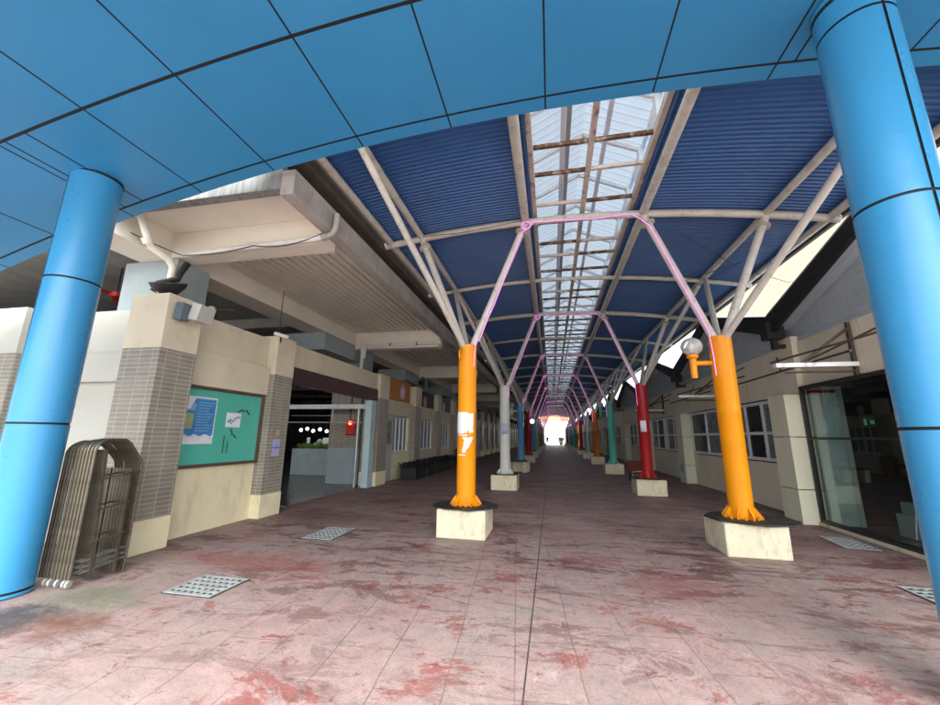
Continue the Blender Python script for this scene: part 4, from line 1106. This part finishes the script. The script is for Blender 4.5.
# conduit stubs, bench by third left column, barrow on the right
t = thing('timber_bench', 'low timber bench at the foot of the blue column', 'bench', (-1.5, 18.2, 0))
bm = new(); box(bm, -2.0,-1.1, 17.95, 18.45, .46, .52); ob('bench_seat', bm, MAT, t, bev=.008)
for x in (-1.88,-1.22):
    bm = new(); box(bm, x-.09, x+.09, 18.0, 18.4, 0.001, .46); ob('bench_leg', bm, BASEC, t, bev=.01)
t = thing('push_cart', 'orange red push cart parked behind the dark red column', 'cart', (3.0, 15.6, 0))
bm = new(); prism(bm, [(15.3,.30),(16.2,.25),(16.25,.62),(15.95,.74),(15.4,.36)], 'x', 2.75, 3.27); ob('cart_tray', bm, ORANGEP, t, bev=.02)
bm = new(); sweep(bm, [(2.80,15.3,.33),(2.77,15.05,.40),(3.0,15.0,.42),(3.21,15.05,.40),(3.22,15.3,.34)], .018, 8); ob('cart_handle', bm, GALV, t, smooth=True)
for x in (2.81, 3.21):
    bm = new(); lathe(bm, (x,15.95,.165), [(.05,-.025),(.16,-.025),(.16,.025),(.05,.025)], 18, (1,0,0)); ob('cart_wheel', bm, BLACK, t, smooth=True)
    bm = new(); sweep(bm, [(x,15.4,.30),(x,15.32,.01)], .015, 8); ob('cart_leg', bm, GALV, t)

# small lit lamps far along the walk
for k, (x, y, z, s) in enumerate(((3.2,31.0,2.9,'right'),(2.3,25.0,3.2,'right'),(-.9,19.5,2.3,'left'),(3.0,44,2.6,'right'))):
    t = thing('bulkhead_lamp', 'small lit white lamp by the %s row, %s from the front' % (s, ORD[k]), 'lamp', (x,y,z), 'small lit lamps along the walk')
    bm = new(); lathe(bm, (x,y,z), [(.07,0),(.1,.05),(.08,.12),(0,.15)], 14, (0,-1,-.2)); ob('lamp_glass', bm, OUTL, t, smooth=True)
    bm = new(); tube(bm, (x,y+.02,z), (x,y+.02,z+.4), .012, 6); ob('lamp_stem', bm, GALV, t)

# ------------------------------------------------------------------ far end: person, shrub, building beyond
def person(x, y, label, sh, tr):
    bm = new()
    J = {'pel':(0,0,.95,.14),'sp':(0,0,1.18,.135),'ch':(0,0,1.38,.155),'nk':(0,.0,1.5,.06),'hd':(0,-.01,1.62,.095),'ht':(0,-.01,1.73,.07),
         'hl':(-.1,0,.9,.095),'kl':(-.12,-.06,.5,.062),'al':(-.12,.03,.09,.045),'tl':(-.13,-.13,.045,.035),
         'hr':(.1,0,.9,.095),'kr':(.11,.04,.5,.062),'ar':(.12,.16,.1,.045),'tr':(.12,.02,.045,.035),
         'sl':(-.19,0,1.42,.06),'el':(-.26,.05,1.13,.045),'wl':(-.25,-.06,.88,.033),'fl':(-.24,-.09,.78,.03),
         'sr':(.19,0,1.42,.06),'er':(.26,.04,1.13,.045),'wr':(.25,-.08,.89,.033),'fr':(.24,-.11,.79,.03)}
    E = ['pel sp','sp ch','ch nk','nk hd','hd ht','pel hl','hl kl','kl al','al tl','pel hr','hr kr','kr ar','ar tr','ch sl','sl el','el wl','wl fl','ch sr','sr er','er wr','wr fr']
    V = {k: bm.verts.new((x+v[0], y+v[1], v[2])) for k, v in J.items()}
    for e in E: a, b = e.split(); bm.edges.new((V[a], V[b]))
    bm.verts.index_update(); order = list(J)
    me = bpy.data.meshes.new('person')
    for v in bm.verts: v.co -= Vector((x,y,0))
    bm.to_mesh(me); bm.free()
    o = bpy.data.objects.new('person', me); COL.objects.link(o); o.location = (x,y,0)
    me.materials.append(CLOTH)
    sk = o.modifiers.new('skin','SKIN')
    for i, k in enumerate(order):
        r = J[k][3]; me.skin_vertices[0].data[i].radius = (r, r)
    me.skin_vertices[0].data[0].use_root = True
    s = o.modifiers.new('sub','SUBSURF'); s.levels = 1; s.render_levels = 2
    tag(o, label, 'person'); ORG[o.name] = Vector((x,y,0))
person(-.75, 73, 'person in dark clothes standing at the far left end of the walk', CLOTH, CLOTH)
t = thing('potted_shrub', 'dark round potted shrub at the bright far end of the walk', 'shrub', (1.9, 84, 0))
bm = new(); lathe(bm, (1.9,84,-.01), [(.3,0),(.4,.45),(.38,.46)], 16); ob('plant_pot', bm, BLACK, t, smooth=True)
bm = new(); rr = random.Random(9)
for j in range(700):
    d = Vector((rr.gauss(0,1),rr.gauss(0,1),rr.gauss(0,1))).normalized(); c = Vector((1.9,84,1.0)) + Vector((d.x*.8,d.y*.8,d.z*.6))*rr.uniform(.1,1.0); e = d.cross(Vector((rr.uniform(-1,1),rr.uniform(-1,1),.4))).normalized()*.09
    quad(bm, c, c+d*.1+e*.6, c+d*.2, c+d*.1-e*.6)
ob('crown', bm, LEAF, t)
t = thing('far_building', 'pale building with dark windows beyond the bright far end', 'building', (0, 130, 0))
bm = new(); box(bm, -14, 16, 130, 140, 0, 7); ob('wall', bm, M('far_pale_wall', (.7,.68,.62), .8), t)
bm = new(); prism(bm, [(129.2,6.9),(140.5,6.9),(140.5,7.3),(135,9.2),(129.2,7.3)], 'x', -15, 17); ob('roof', bm, M('far_tile_roof', (.45,.16,.08), .8), t)
for x in (-9,-4,1,6,11):
    bm = new(); box(bm, x, x+1.8, 129.9, 130, 3.6, 5.2); ob('window', bm, M('far_window', (.4,.42,.42), .3), t)

# ------------------------------------------------------------------ light, sky, camera
w = bpy.data.worlds.new('World'); sc.world = w; w.use_nodes = True
nt = w.node_tree; nt.nodes.clear()
out = nt.nodes.new('ShaderNodeOutputWorld'); bg = nt.nodes.new('ShaderNodeBackground'); st = nt.nodes.new('ShaderNodeTexSky')
st.sky_type = 'NISHITA'; st.sun_disc = False
EL, AZ = math.radians(50), math.radians(165)     # azimuth clockwise from +Y
st.sun_elevation = EL; st.sun_rotation = AZ; st.air_density = 1; st.dust_density = 4; st.ozone_density = 1
hs = nt.nodes.new('ShaderNodeHueSaturation'); hs.inputs['Saturation'].default_value = .0
nt.links.new(st.outputs[0], hs.inputs['Color']); nt.links.new(hs.outputs[0], bg.inputs[0]); bg.inputs[1].default_value = .15
nt.links.new(bg.outputs[0], out.inputs[0])
sd = bpy.data.lights.new('Sun', 'SUN'); sd.energy = .5; sd.angle = math.radians(30); sd.color = (1,.96,.9)
so = bpy.data.objects.new('Sun', sd); COL.objects.link(so)
dirv = Vector((math.sin(AZ)*math.cos(EL), math.cos(AZ)*math.cos(EL), math.sin(EL)))
so.rotation_euler = dirv.to_track_quat('Z','Y').to_euler(); so.location = (0,-10,30)

cam = bpy.data.cameras.new('Camera'); co = bpy.data.objects.new('Camera', cam); COL.objects.link(co); sc.camera = co
cam.sensor_width = 36; cam.lens = 388.52/940*36; cam.clip_end = 2000; cam.clip_start = .02
p_, y_, r_ = math.radians(12.1568), math.radians(11.7189), math.radians(.65134)
f = Vector((-math.sin(y_)*math.cos(p_), math.cos(y_)*math.cos(p_), math.sin(p_))); rt = Vector((math.cos(y_), math.sin(y_), 0)); u = rt.cross(f)
rt2 = math.cos(r_)*rt+math.sin(r_)*u; u2 = -math.sin(r_)*rt+math.cos(r_)*u
mw = Matrix((( rt2.x,u2.x,-f.x,0),(rt2.y,u2.y,-f.y,0),(rt2.z,u2.z,-f.z,1.55),(0,0,0,1)))
co.matrix_world = mw
vs = sc.view_settings; vs.view_transform = 'Standard'; vs.look = 'None'; vs.gamma = 1; vs.exposure = 2.42; vs.use_curve_mapping = False
sc.cycles.max_bounces = 7; sc.cycles.diffuse_bounces = 5; sc.cycles.transparent_max_bounces = 12
